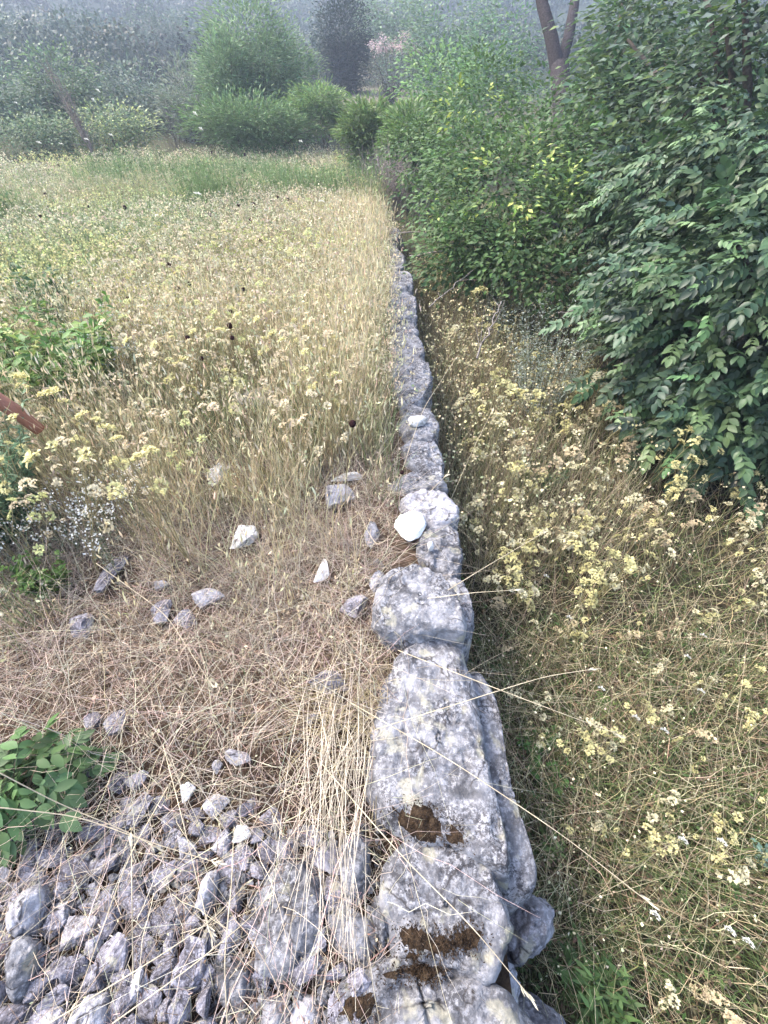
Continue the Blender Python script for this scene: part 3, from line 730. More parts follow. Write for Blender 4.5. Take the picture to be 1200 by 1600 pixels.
# 3 golden grass fringe beside the wall
N = 7500; yv = rng.uniform(1.5, 12, N)**1.0; P = np.stack([wall_x(yv)-.36-np.abs(rng.normal(0, .5, N)), yv], 1)
h = rng.uniform(.30, .62, N)*smooth(1.3, 2.6, P[:, 1]); keep = h > .1; P = P[keep]; h = h[keep]; N = len(P); d = P[:, 1]
k_ = clear(P, 1.3); P = P[k_]; h = h[k_]; d = d[k_]; N = len(P); g = Geo(); c = np.where(rng.random((N, 1)) < .18, vary((.36, .38, .20), N, .2), vary(TANP*1.02, N, .18))
V, Fq, cc, tips = stems(put(P), h, rng.normal(0, .21, (N, 2))+[-.03, 0], .0022+.0004*d, c, 4, 3, 1.7, wob=.012); g.add(V, Fq, cc)
# grass spikes
T, TF = leaf_t(.14, .2, 4, 0); V, Fq, cc = instance(T, TF, tips-[0, 0, .02], np.stack([rng.normal(0, .2, N), rng.normal(0, .2, N), np.ones(N)], 1), rng.normal(0, 1, (N, 3)), rng.uniform(.03, .06, N)*(1+.05*d), vary(TANP*1.08, N, .15)); g.add(V, Fq, cc)
N = 9500; P = np.stack([rng.uniform(-3.2, -.1, N), rng.uniform(.95, 3.8, N)], 1); P = P[left_of(P, .38)]; P = P[clear(P, 1.5)]; N = len(P); kp = fbm(P, 1.3, 2, 7)+.3*P[:, 0]*0 > -.25; P = P[kp]; N = len(P)
V, Fq, cc, tips = stems(put(P), rng.uniform(.35, .78, N)*smooth(.8, 1.7, P[:, 1]), rng.normal(0, .30, (N, 2))+[-.03, .02], rng.uniform(.0024, .0036, N), vary(TANP*1.1, N, .14), 5, 3, 1.6, wob=.01); g.add(V, Fq, cc)
T, TF = leaf_t(.2, .2, 4, 0); V, Fq, cc = instance(T, TF, tips, np.stack([rng.normal(0, .3, N), rng.normal(0, .3, N), np.ones(N)], 1), rng.normal(0, 1, (N, 3)), rng.uniform(.02, .045, N), vary(TANP*1.1, N, .15)); g.add(V, Fq, cc)
o = g.build('golden_grass', M['straw']); tag(o, 'golden dry grass standing in a fringe along the left of the wall', 'grass', kind='stuff')

N = 26000; a = rng.uniform(R(-56), R(3), N); r_ = 9.6+1.4*noise(np.stack([a*9, a*0], 1), 1, 5)+np.abs(rng.normal(0, 2.2, N)); P = np.stack([r_*np.sin(a), r_*np.cos(a)], 1); P = P[left_of(P, .2)]; N = len(P)
g = Geo(); k_ = fbm(P, .7, 2, 31)[:, None]; c0 = np.where(k_ > .05, vary((.17, .25, .10), N, .25), np.where(rng.random((N, 1)) < .5, vary((.24, .30, .14), N, .2), vary((.44, .40, .24), N, .2)))
V, Fq, cc, tips = stems(put(P), rng.uniform(.45, 1.05, N)*(.8+.6*k_[:, 0]), rng.normal(0, .15, (N, 2)), .012, c0*.85, 3, 0, 1.6, tipcol=c0*1.1, wob=.03); g.add(V, Fq, cc)
T, TF = diamond_t(.5); M2 = 2
for q in range(M2):
    V, Fq, cc = instance(T, TF, tips-[0, 0, 1]*rng.uniform(0, .3, (N, 1)), rng.normal(0, 1, (N, 3)), rng.normal(0, 1, (N, 3)), rng.uniform(.03, .06, N), c0); g.add(V, Fq, cc)
o = g.build('edge_weeds', M['leaf']); tag(o, 'loose green weeds where the meadow meets the shrubs', 'weeds', kind='stuff')
# 4 undergrowth right of the wall
g = Geo(); N = 60000; P = np.concatenate([polar(N-14000, .12, 13, -5, 85, .55), np.stack([rng.uniform(.2, 2.4, 14000), rng.uniform(-.6, 1.3, 14000)], 1)]); P = P[P[:, 0] > wall_x(P[:, 1])+.02]
tall = smooth(1.6, 3.4, P[:, 1]); N = len(P); d = np.hypot(P[:, 0], P[:, 1])
near_edge = smooth(.02, .30, P[:, 0]-wall_x(P[:, 1]))
h = (.06+.22*rng.random(N)+.18*tall*rng.random(N))*(.6+.4*near_edge)
sel = rng.random((N, 1)); gk = smooth(-.3, .4, fbm(P, 1.1, 2, 61))[:, None]
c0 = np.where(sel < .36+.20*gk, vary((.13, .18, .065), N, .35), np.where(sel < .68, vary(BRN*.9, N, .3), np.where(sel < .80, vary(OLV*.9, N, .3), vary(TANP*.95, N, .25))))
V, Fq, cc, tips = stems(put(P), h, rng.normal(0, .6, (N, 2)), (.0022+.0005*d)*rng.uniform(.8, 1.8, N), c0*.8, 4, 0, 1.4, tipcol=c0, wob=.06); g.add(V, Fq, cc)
N = 30000; P = np.concatenate([polar(N-9000, .12, 12, -3, 85, .5), np.stack([rng.uniform(.2, 2.4, 9000), rng.uniform(-.6, 1.3, 9000)], 1)]); P = P[P[:, 0] > wall_x(P[:, 1])+.02]; N = len(P)
T, TF = leaf_t(.45, .15, 4, -.1)
gk = smooth(-.2, .4, fbm(P, 1.3, 2, 62))[:, None]
c = np.where(rng.random((N, 1)) < .35+.4*gk, vary((.065, .105, .035), N, .3), vary((.15, .115, .07), N, .35))
V, Fq, cc = instance(T, TF, put(P)+np.stack([0*P[:, 0], 0*P[:, 0], rng.uniform(.01, .13, N)], 1), rng.normal(0, 1, (N, 3))*[1, 1, .4], np.stack([rng.normal(0, .5, N), rng.normal(0, .5, N), np.ones(N)], 1), rng.uniform(.010, .026, N), c); g.add(V, Fq, cc)
N = 5600; P = polar(N, .3, 8, -2, 80, .5); P = P[P[:, 0] > wall_x(P[:, 1])+.02]; N = len(P)
V, Fq, cc, _ = stems(put(P)+[0, 0, .03], rng.uniform(.18, .55, N), rng.normal(0, .75, (N, 2))+[-.1, 0], rng.uniform(.0016, .0028, N), vary(TANP, N, .2), 6, 3, 1.3, wob=.012); g.add(V, Fq, cc)
N = 7000; P = polar(N, .2, 7, -2, 85, .5); P = P[P[:, 0] > wall_x(P[:, 1])+.02]; N = len(P)     # tiny pale flecks
T, TF = diamond_t(.8)
V, Fq, cc = instance(T, TF, put(P)+np.stack([0*P[:, 0], 0*P[:, 0], rng.uniform(.08, .32, N)], 1), rng.normal(0, 1, (N, 3)), rng.normal(0, 1, (N, 3)), rng.uniform(.006, .014, N), vary((.62, .57, .38), N, .25)); g.add(V, Fq, cc)
N = 6500; yv = rng.uniform(1.7, 7.5, N); P = np.stack([wall_x(yv)+.03+np.abs(rng.normal(0, .65, N)), yv], 1); d = yv
V, Fq, cc, tips = stems(put(P), rng.uniform(.25, .7, N), rng.normal(0, .28, (N, 2)), .0022+.0004*d, np.where(rng.random((N, 1)) < .45, vary(TANP*.85, N, .2), np.where(rng.random((N, 1)) < .5, vary((.24, .28, .13), N, .25), vary((.27, .19, .14), N, .25))), 4, 3, 1.6, wob=.03); g.add(V, Fq, cc)
T, TF = diamond_t(.8)
tips = tips[rng.random(N) < .35]; d = tips[:, 1]; N = len(tips)
for q in range(4):
    V, Fq, cc = instance(T, TF, tips+rng.normal(0, .012, (N, 3)), rng.normal(0, 1, (N, 3)), rng.normal(0, 1, (N, 3)), rng.uniform(.010, .022, N)*(1+.05*d), vary((.62, .56, .34), N, .25)); g.add(V, Fq, cc)
o = g.build('undergrowth', M['straw']); tag(o, 'tangled brown and dull green undergrowth on the lower ground', 'undergrowth', kind='stuff')

# ---------------------------------------------------------------- flowering plants as individuals
def blob_head(s, col, n=14, flat=.5, seed=0, pet=.55):
    """papery cluster head"""
    r = np.random.default_rng(seed); g = Geo(); T, TF = leaf_t(.85, .25, 4, -.25)
    n = int(n*2.2); pet = pet*.56
    a = r.uniform(0, 2*pi, n); q = np.sqrt(r.random(n)); p = np.stack([q*np.cos(a)*.42, q*np.sin(a)*.42, (1-q*q)*flat*.35], 1)*s
    d = np.stack([np.cos(a)*(.25+q), np.sin(a)*(.25+q), .55+0*a], 1)+r.normal(0, .45, (n, 3))
    c = np.clip(np.asarray(col)*(1+r.normal(0, .14, (n, 1))), 0, .95)
    V, Fq, cc = instance(T, TF, p, d, np.tile([0, 0, 1.], (n, 1)), s*pet, c); g.add(V, Fq, cc)
    return g
def head_plant(name, label, cat, seed, nst, h, hs, hcol, scol, group, spread=.35, mat='petal', flat=.5, branch=True):
    r = np.random.default_rng(seed); root = thing(name, label, cat, (0, 0, 0), group)
    g = Geo(); tips = []
    for k in range(nst):
        a = r.uniform(0, 2*pi); L = h*r.uniform(.7, 1.1); sp = spread*r.uniform(.2, 1)
        t = np.linspace(0, 1, 8); P = np.stack([np.cos(a)*sp*L*t**1.4, np.sin(a)*sp*L*t**1.4, L*t], 1)+r.normal(0, .004, (8, 3))*t[:, None]
        v, f = tube(P, np.linspace(.0019, .0011, 8), 4); g.add(v, f, np.clip(np.asarray(scol)*r.uniform(.8, 1.2), 0, 1)); tips.append((P[-1], P[-1]-P[-2]))
        if branch:
            for b in range(r.integers(1, 3)):
                i = r.integers(3, 7); a2 = r.uniform(0, 2*pi); q = P[i]+np.array([cos(a2), sin(a2), 1.1])*L*.16*r.uniform(.7, 1.3)
                mid = (P[i]+q)/2-[0, 0, .01]
                v, f = tube([P[i], mid, q], [.0012, .0011, .0009], 3); g.add(v, f, scol); tips.append((q, q-P[i]))
    g.build('stem', M['straw'], root)
    for k, (p, d) in enumerate(tips):
        hg = blob_head(hs*r.uniform(.65, 1.15), hcol, 13, flat, seed*10+k)
        ho = hg.build('flower_head', M[mat], root, p); dd = unit(d)+r.normal(0, .25, 3)
        ho.rotation_euler = mathutils.Vector(dd).to_track_quat('Z', 'Y').to_euler()
    return root
YEL = (.62, .58, .30); YEL2 = (.66, .62, .42); ORG = (.62, .52, .34)
protos = [head_plant('yellow_seedhead_plant', '', 'plant', 10+k, 2+k % 3, [.30, .36, .42, .26, .34, .30][k], .038, [YEL, YEL2, YEL, ORG, YEL2, YEL][k], (.33, .30, .14), 'yellow papery headed plants right of the wall') for k in range(6)]
# right side placement: pixel of the head area, thinned by distance
cand = []
r2 = np.random.default_rng(99)
def poly_in(u, v, poly):
    ins = False; n = len(poly)
    for i in range(n):
        x1, y1 = poly[i]; x2, y2 = poly[(i+1) % n]
        if (y1 > v) != (y2 > v) and u < (x2-x1)*(v-y1)/(y2-y1)+x1: ins = not ins
    return ins
RZ = [(655, 370), (700, 360), (800, 400), (880, 440), (930, 560), (960, 640), (1000, 730), (1200, 740), (1200, 1120), (1000, 1000), (860, 980), (760, 960), (740, 860), (700, 620)]
RZ2 = [(760, 980), (1200, 1000), (1200, 1590), (900, 1590), (850, 1300)]
n = 0; t_ = 0; used = []
while n < 190 and t_ < 14000:
    t_ += 1; z1 = n < 165
    u, v = (650+550*r2.random()**1.5, r2.uniform(360, 1120)) if z1 else (r2.uniform(760, 1200), r2.uniform(980, 1590))
    if not poly_in(u, v, RZ if z1 else RZ2): continue
    p = atg(u, v+60)
    if p[0] < wall_x(p[1])+.08 or any(np.hypot(p[0]-a, p[1]-b) < .075 for a, b in used): continue
    used.append((p[0], p[1])); n += 1
UL = sorted(used, key=lambda q: q[1]); RROW = [UL[k:k+15] for k in range(0, len(UL), 15)]
dist_w = ['nearest the bottom edge', 'level with the mossy slab', 'level with the long capstone', 'level with the raised boulder', 'level with the bright flat stone', 'just beyond the bright flat stone', 'level with the white chip', 'before the grey wormwood', 'beside the grey wormwood', 'behind the grey wormwood', 'before the lime leaved shrub', 'under the lime leaved shrub', 'far along the wall foot']
first = [True]*6
for ri, row in enumerate(RROW):
    row = sorted(row)
    for ci, (x, y_) in enumerate(row):
        k = int(r2.integers(6)); o = protos[k] if first[k] else copy_tree(protos[k]); first[k] = False
        s = r2.uniform(.75, 1.2)*(1.45 if y_ > 2.2 else (1.0 if y_ > 1.4 else .68)); o.location = (x, y_, Hs(x, y_)); o.scale = (s, s, s*r2.uniform(.8, 1.15)); o.rotation_euler = (r2.normal(0, .16), r2.normal(0, .16), r2.uniform(0, 6.28))
        o['label'] = f'yellow headed plant, {ORD[ci]} from the wall, {dist_w[min(ri, 12)]}'
# left meadow yellowish individuals
lp = [head_plant('straw_headed_plant', '', 'plant', 40+k, 4, .60, .040, [(.72, .68, .36), (.76, .68, .48), (.66, .68, .34), (.74, .64, .46)][k], (.36, .31, .17), 'straw coloured headed plants in the meadow', .3) for k in range(4)]
first = [True]*4; used = []; t_ = 0
while len(used) < 110 and t_ < 6000:
    t_ += 1; u, v = r2.uniform(0, 560), r2.uniform(330, 800)
    if u > 330 and v > 640: continue
    p = atg(u, v+120)
    if p[0] > wall_x(p[1])-.5 or any(np.hypot(p[0]-a, p[1]-b) < .12 for a, b in used): continue
    used.append((p[0], p[1]))
UL = sorted(used, key=lambda q: q[1]); RROW = [UL[k:k+14] for k in range(0, len(UL), 14)]
mw = ['nearest the sapling', 'above the white flowers', 'level with the reddish pole', 'just behind the reddish pole', 'around the bright green herb', 'just beyond the bright green herb', 'in the middle of the meadow', 'beyond the middle of the meadow']
for ri, row in enumerate(RROW):
    for ci, (x, y_) in enumerate(sorted(row)):
        k = int(r2.integers(4)); o = lp[k] if first[k] else copy_tree(lp[k]); first[k] = False
        s = r2.uniform(.8, 1.25); o.location = (x, y_, Hs(x, y_)); o.scale = (s, s, s); o.rotation_euler = (r2.normal(0, .12), r2.normal(0, .12), r2.uniform(0, 6.28))
        o['label'] = f'straw headed plant, {ORD[ci]} from the left, {mw[min(ri, 7)]}'

# dark seed heads on bare stems, each where one is seen
def dark_head(h, s, seed):
    r = np.random.default_rng(seed); root = thing('dark_seedhead', '', 'plant', (0, 0, 0), 'dark round seed heads standing over the meadow')
    t = np.linspace(0, 1, 8); P = np.stack([.10*h*t**2, .02*h*t, h*t], 1); v, f = tube(P, .0016, 4); Geo().add(v, f, (.26, .21, .12)).build('stem', M['straw'], root)
    V = IV2*(1+.14*noise(IV2, 7, seed))[:, None]*np.array([s, s, s*1.1]); g = Geo().add(V, IF2, (.030, .013, .013))
    T, TF = diamond_t(.25); n = 60; d = unit(r.normal(0, 1, (n, 3))); V, Fq, cc = instance(T, TF, d*s*.9, d, r.normal(0, 1, (n, 3)), s*.5, vary((.04, .02, .018), n, .3)); g.add(V, Fq, cc)
    g.build('seed_head', M['seed'], root, P[-1]); return root
IV2, IF2 = ico(2)
DK = [(71, 304, 'left of the pale white bloom'), (75, 325, 'under the first of the left cluster'), (63, 338, 'lowest of the left group'), (138, 322, 'below the greyish patch'), (195, 324, 'alone in straw'), (187, 293, 'high over straw'), (152, 270, 'far back among grass'), (92, 258, 'near the far left grass edge'), (328, 335, 'left of the big dark pair'), (373, 320, 'largest of the meadow, left of a pair'), (396, 320, 'right one of the large pair'), (404, 339, 'just under the large pair'), (391, 345, 'left below the large pair'), (434, 308, 'right of the large pair'), (408, 375, 'over the yellow green clump'), (450, 312, 'rightmost behind the pair'), (264, 414, 'beside its twin in the middle'), (296, 443, 'right member of the middle twins'), (277, 451, 'left member of the middle twins'), (360, 487, 'upper of three in a column'), (359, 509, 'middle of three in a column'), (363, 528, 'lowest of three in a column'), (293, 529, 'left of the column of three'), (315, 560, 'small, below the column of three'), (551, 662, 'near the wall in golden grass'), (628, 738, 'over the flat grey capstone'), (382, 241, 'far off under the pale tree'), (342, 239, 'far off left under the pale tree'), (392, 273, 'far off in green grass'), (331, 238, 'tiny at the far grass edge'), (200, 468, 'dark among green stems'), (380, 452, 'in the yellowish stems')]
dh = [dark_head(.55, .013, 5), dark_head(.62, .011, 6)]; firstd = [True, True]
for k, (u, v, lb) in enumerate(DK):
    far = v < 300
    zt = .55; q = W(u, v, 1); r_ = ray(u, v)
    # height of the head over the terrain: march until the head sits zt above ground
    tt = np.arange(.8, 22, .01); PP = CAM+tt[:, None]*r_; dz = PP[:, 2]-H(PP[:, 0], PP[:, 1])-(zt if (u, v) != (628, 738) else .45); ix = int(np.argmax(dz < 0))
    p = PP[ix] if dz.min() < 0 else PP[-1]
    o = dh[k % 2] if firstd[k % 2] else copy_tree(dh[k % 2]); firstd[k % 2] = False
    hb = (.55 if k % 2 == 0 else .62); s = (zt+.0)/hb
    dist_ = tt[ix]; s2 = s*1.0
    if (u, v) == (628, 738): s2 = .42/hb
    rz = 0
    o.location = (p[0]-.10*hb*s2, p[1]-.02*hb*s2, p[2]-hb*s2); o.scale = (s2, s2, s2)
    for ch in o.children:
        if ch.name.startswith('seed_head'): ch.scale = [min(3.0, .75+.17*dist_)*(1.25 if (u, v) in ((373, 320), (396, 320)) else 1)]*3
    o['label'] = 'dark round seed head on a bare stem, '+lb
# white scabious-like heads on the right
def white_head(seed):
    root = head_plant('white_flower', '', 'flower', seed, 1, .28, .034, (.86, .85, .78), (.30, .30, .16), 'single white flowers right of the wall', .2, 'petal', .8, False); return root
wp = white_head(77); ft = True
for (u, v, lb) in [(1085, 1055, 'upper of the two near the right edge'), (1108, 1112, 'lower of the two near the right edge'), (1145, 1365, 'level with the mossy slab'), (1082, 1362, 'left neighbour of the one level with the mossy slab'), (948, 1108, 'beside the bright green seedling'), (858, 922, 'level with the raised boulder'), (895, 990, 'small one between the straws'), (1110, 1020, 'half hidden above the pair'), (1010, 1153, 'cream coloured and large'), (1057, 1175, 'cream, right of the large one'), (1038, 1488, 'small near the bottom'), (1190, 1535, 'at the bottom right edge'), (1160, 1515, 'near the bottom right corner')]:
    r_ = ray(u, v); tt = np.arange(.5, 9, .01); PP = CAM+tt[:, None]*r_; dz = PP[:, 2]-H(PP[:, 0], PP[:, 1])-.25; p = PP[int(np.argmax(dz < 0))]
    o = wp if ft else copy_tree(wp); ft = False; o.location = (p[0], p[1], p[2]-.27); o.scale = [1.15]*3; o.rotation_euler = (-.35, 0, 0); o['label'] = 'white round flower on thin stem, '+lb
    if 'cream' in lb: o.scale = [1.25]*3; o.location.z = p[2]-.33
# far white umbels
up_ = None
for k, (u, v, lb) in enumerate([(57, 222, 'leftmost on the far grass edge'), (92, 224, 'second on the far grass edge'), (170, 210, 'under the dead stalks'), (132, 217, 'beside the base of the dead stalks'), (311, 200, 'right pair, upper'), (302, 176, 'before the pale hedge'), (468, 220, 'left of the wall end'), (304, 302, 'large pale one in the meadow'), (143, 155, 'before the dark hedge, upper'), (150, 140, 'before the dark hedge, topmost'), (499, 314, 'right, near the wall'), (22, 160, 'far left before the bushes')]):
    if up_ is None: up_ = head_plant('white_umbel', '', 'flower', 88, 1, .8, .10, (.82, .83, .76), (.25, .27, .15), 'white umbels at the far side of the meadow', .1, 'petal', .25, False); o = up_
    else: o = copy_tree(up_)
    t = 11.5 if v < 260 else 6.5
    if v < 165: t = 14
    p = W(u, v, t); gz = Hs(p[0], p[1]); o.location = (p[0], p[1], gz); o.scale = (1, 1, max(.3, (p[2]-gz)/.8)); o['label'] = 'white umbel on a tall stem, '+lb

# long straws crossing the wall, each its own thing
def straw(name, pts, rad, label, tipc=None, group=None):
    P = np.array(pts, float); t = np.linspace(0, 1, len(P)); T2 = np.linspace(0, 1, 22)
    Q = np.stack([np.interp(T2, t, P[:, j]) for j in range(3)], 1)
    for _ in range(4): Q[1:-1] = (Q[:-2]+2*Q[1:-1]+Q[2:])/4
    v, f = tube(Q, np.linspace(rad, rad*.6, 22), 5); c = Q[0].copy(); g = Geo().add(v-c, f, tipc or (.70, .60, .42))
    T, TF = leaf_t(.2, .2, 4, 0); n = 6; d = unit(Q[-1]-Q[-3]); V, Fq, cc = instance(T, TF, np.tile(Q[-1]-c, (n, 1))-d*np.linspace(0, .03, n)[:, None], np.tile(d, (n, 1))+rng.normal(0, .25, (n, 3)), rng.normal(0, 1, (n, 3)), .022, (.75, .68, .5)); g.add(V, Fq, cc)
    return tag(g.build(name, M['straw'], None, c), label, 'straw', group)
ST = [
 ([(548,1098,.14),(700,1185,.22),(880,1305,.20),(1016,1412,.12)], 'long pale straw slanting down across the long capstone to the lower right'),
 ([(586,1140,.14),(720,1098,.20),(850,1057,.22),(930,1045,.2)], 'long pale straw rising across the long capstone to the right'),
 ([(622,1016,.15),(760,1070,.22),(860,1108,.22),(968,1148,.15)], 'straw crossing from the far end of the long capstone, ending at a cream flower'),
 ([(700,922,.25),(760,885,.28),(850,832,.28)], 'short bright straw leaving the raised boulder up to the right'),
 ([(668,935,.25),(740,926,.3),(806,922,.3)], 'straight straw lying level over the raised boulder'),
 ([(560,800,.1),(590,860,.12),(640,800,.2),(700,740,.25)], 'bent straw hooked left of the bright flat stone'),
 ([(500,1190,.1),(620,1330,.2),(740,1450,.18),(830,1560,.12)], 'long thin straw slanting over both mossy slabs'),
 ([(620,760,.1),(660,640,.3),(712,560,.35)], 'straw arching from the wall towards its lower side near the white chip'),
 ([(700,790,-.1),(740,700,.1),(770,640,.2)], 'straw leaning against the wall beyond the bright flat stone'),
 ([(0,1208,.35),(90,1255,.2),(200,1300,.1),(245,1325,.05)], 'stout straw running from the left edge below the sapling'),
 ([(0,1262,.3),(120,1275,.2),(240,1318,.1),(345,1350,.05)], 'second straw from the left edge, lower and flatter'),
 ([(75,1600,.15),(240,1500,.15),(330,1440,.12),(385,1380,.05)], 'straw rising over the rubble heap from the bottom left'),
 ([(175,1600,.15),(300,1510,.15),(385,1440,.1),(420,1400,.05)], 'second straw rising over the heap, right of the first'),
 ([(208,1530,.05),(206,1400,.2),(205,1310,.2)], 'upright straw over the middle of the rubble heap'),
 ([(355,1600,.1),(350,1500,.2),(362,1380,.2),(365,1300,.1)], 'upright straw left of the tussock'),
 ([(255,1165,.1),(280,1260,.15),(330,1465,.08)], 'straw falling steeply onto the rubble heap'),
 ([(262,1230,.1),(200,1340,.15),(110,1590,.05)], 'long straw falling left over the rubble heap'),
 ([(150,880,.3),(260,960,.2),(330,1070,.1)], 'straw slanting under the white flowers'),
]
for pts, lb in ST:
    straw('straw', [at(u, v, z) for u, v, z in pts], .0014, lb)

# straw tussock hanging over the near stones
root = thing('straw_tussock', 'pale straw tussock combed down over the near stones, left of the long capstone', 'grass tuft', tuple(at(545, 1085, 0)))
rp = np.array(root.location); g = Geo(); r3 = np.random.default_rng(12)
for k in range(62):
    b = at(545+r3.normal(0, 34), 1095+r3.normal(0, 45), 0); e = at(510+r3.normal(0, 48)*(2.2 if k % 6 == 0 else 1), r3.uniform(1180, 1590), .0); zz = r3.uniform(.02, .10)
    a = b+np.array([0, 0, .01]); m1 = b*.65+e*.35+np.array([r3.normal(0, .035), 0, .08+zz]); m2 = b*.25+e*.75+np.array([r3.normal(0, .03), 0, .07+zz*.7]); e = e+np.array([0, 0, .02+zz*.4])
    t = np.linspace(0, 1, 9)[:, None]; Q = (1-t)**3*a+3*(1-t)**2*t*m1+3*(1-t)*t*t*m2+t**3*e
    v, f = tube(Q-rp, np.linspace(.0011, .0006, 9), 3); g.add(v, f, np.clip(np.array([.74, .66, .53])*r3.uniform(.8, 1.2), 0, .9))
g.build('blades', M['straw'], root); g = Geo()
for k in range(170):
    b = at(545+r3.normal(0, 30), 1120+r3.normal(0, 30), 0); a = r3.uniform(0, 2*pi); L = r3.uniform(.1, .28)
    P = np.array([b, b+[cos(a)*L*.4, sin(a)*L*.4, .09], b+[cos(a)*L, sin(a)*L, .03]]); v, f = tube(P-rp, .0009, 3); g.add(v, f, TAN*r3.uniform(.7, 1.2))
g.build('root_tuft', M['straw'], root)

# ---------------------------------------------------------------- leafy plants, shrubs and trees
def crown(blobs, nclump, per, tmpl, size, cols, clump_r=.18, droop=.2, seed=0, out=1.0, shell=.55, vary_amt=.18, zmin=None, flatn=.0):
    """leaves in clumps spread through ellipsoid volumes. blobs: (centre, (rx,ry,rz)). cols: [(weight, rgb)]"""
    r = np.random.default_rng(seed); T, TF = tmpl
    wts = np.array([b[1][0]*b[1][1]+b[1][1]*b[1][2]+b[1][0]*b[1][2] for b in blobs]); wts = wts/wts.sum()
    bi = r.choice(len(blobs), nclump, p=wts)
    bc = np.array([b[0] for b in blobs])[bi]; br = np.array([b[1] for b in blobs])[bi]
    d = unit(r.normal(0, 1, (nclump, 3))); q = shell+(1.05-shell)*r.random((nclump, 1))**.6
    cc_ = bc+d*br*q*(1+.12*r.normal(0, 1, (nclump, 1)))
    wc = np.array([c[0] for c in cols]); wc = wc/wc.sum(); cb = np.array([c[1] for c in cols])[r.choice(len(cols), nclump, p=wc)]
    n = nclump*per; ci = np.repeat(np.arange(nclump), per)
    k = r.normal(0, 1, (n, 3))*clump_r*np.array([1, 1, .6])
    pos = cc_[ci]+k
    dr = d[ci]*out+unit(k)*.7+r.normal(0, .35, (n, 3)); dr[:, 2] = dr[:, 2]*.55-droop
    up = np.stack([r.normal(0, .35, n), r.normal(0, .35, n), np.ones(n)], 1)+d[ci]*.5
    if zmin is not None:
        gz = H(pos[:, 0], pos[:, 1])+zmin; pos[:, 2] = np.maximum(pos[:, 2], gz+r.random(n)*.1)
    col = np.clip(cb[ci]*(1+r.normal(0, vary_amt, (n, 1)))*(1+r.normal(0, .06, (n, 3))), .004, .9)
    mixk = r.random(n) < .15; col[mixk] = np.clip(np.array([c[1] for c in cols])[r.choice(len(cols), mixk.sum(), p=wc)], 0, .9)
    V, Fq, cc = instance(T, TF, pos, dr, up, size*r.uniform(.7, 1.15, n), col)
    return V, Fq, cc, cc_
def limbs(g, base, targets, r0, col, seed=0, split=.45, sides=6):
    r = np.random.default_rng(seed)
    for t in targets:
        b = np.asarray(base, float); t = np.asarray(t, float); k = np.linspace(0, 1, 7)[:, None]
        m = b+(t-b)*split+np.array([0, 0, .18*np.linalg.norm(t-b)]); Q = (1-k)**2*b+2*(1-k)*k*m+k*k*t+r.normal(0, .02, (7, 3))*np.linalg.norm(t-b)*.4*np.sin(pi*k)
        v, f = tube(Q, np.linspace(r0, r0*.22, 7), sides); g.add(v, f, col)
def tree(name, label, cat, base, blobs, nclump, per, tmpl, size, cols, trunk_r=.04, bark=(.085, .07, .06), mat='leaf', group=None, nlimb=14, crown_name='crown', **kw):
    base = np.array([base[0], base[1], Hs(base[0], base[1])-.03 if len(base) < 3 else base[2]]); root = thing(name, label, cat, tuple(base), group)
    V, Fq, cc, cl = crown(blobs, nclump, per, tmpl, size, cols, **kw)
    g = Geo().add(V-base, Fq, cc); g.build(crown_name, M[mat], root)
    g = Geo(); r = np.random.default_rng(kw.get('seed', 0)+1)
    limbs(g, (0, 0, 0), (cl[r.choice(len(cl), min(nlimb, len(cl)), replace=False)]-base), trunk_r, bark, kw.get('seed', 0)); g.build('trunk', M['bark'], root)
    return root
LEAF = leaf_t(.5, .12, 5); LEAF3 = leaf_t(.55, .12, 3); DIA = diamond_t(.55); NARROW = diamond_t(.22); ROUND = leaf_t(.85, .1, 5)
CMP = compound_t(4, .34, .56, 5, 3); CMP2 = compound_t(3, .42, .52, 5, 4, .2)
DG = (.062, .112, .055); DG2 = (.095, .160, .070); DG3 = (.030, .060, .032); LG = (.12, .20, .06); YG = (.28, .38, .10); YY = (.42, .50, .13); BG = (.10, .15, .10)

# walnut-like tree on the right with hanging compound leaves
bl = [(W(1150, 470, 3.0), (.72, .62, .55)), (W(1080, 560, 3.25), (.50, .45, .45)), (W(1120, 650, 3.1), (.42, .40, .30)), (W(1260, 560, 2.9), (.55, .5, .6)),
      (W(1035, 430, 3.7), (.38, .45, .42)), (W(1160, 300, 3.6), (.80, .7, .55)), (W(1030, 330, 4.2), (.65, .6, .5)), (W(1300, 330, 3.2), (.7, .6, .6))]
tree('compound_leaved_tree', 'dark green tree with hanging paired oval leaflets filling the right edge', 'tree', (3.2, 3.6), bl, 1450, 4, CMP, .18, [(5, DG), (4, DG2), (2, DG3), (1.6, (.12, .18, .08))], .05, mat='leaf_glossy', seed=3, vary_amt=.30, clump_r=.13, droop=.35, shell=.35, zmin=.02, nlimb=24)
bl = [(W(1120, 150, 4.6), (1.0, .9, .7)), (W(980, 190, 5.2), (.75, .7, .6)), (W(1220, 60, 4.2), (.9, .8, .8)), (W(1040, 30, 5.8), (1.0, .8, .7)), (W(940, 300, 4.9), (.5, .5, .45)), (W(1000, 270, 4.4), (.4, .4, .35))]
tree('broadleaf_tree', 'tall dark tree with mixed grey green foliage in the upper right corner', 'tree', (4.0, 5.4), bl, 1100, 9, LEAF3, .11, [(4, BG), (4, DG2), (3, DG), (1, (.12, .15, .12)), (.6, (.14, .20, .06))], .08, seed=5, clump_r=.17, droop=.25, shell=.4, nlimb=26)
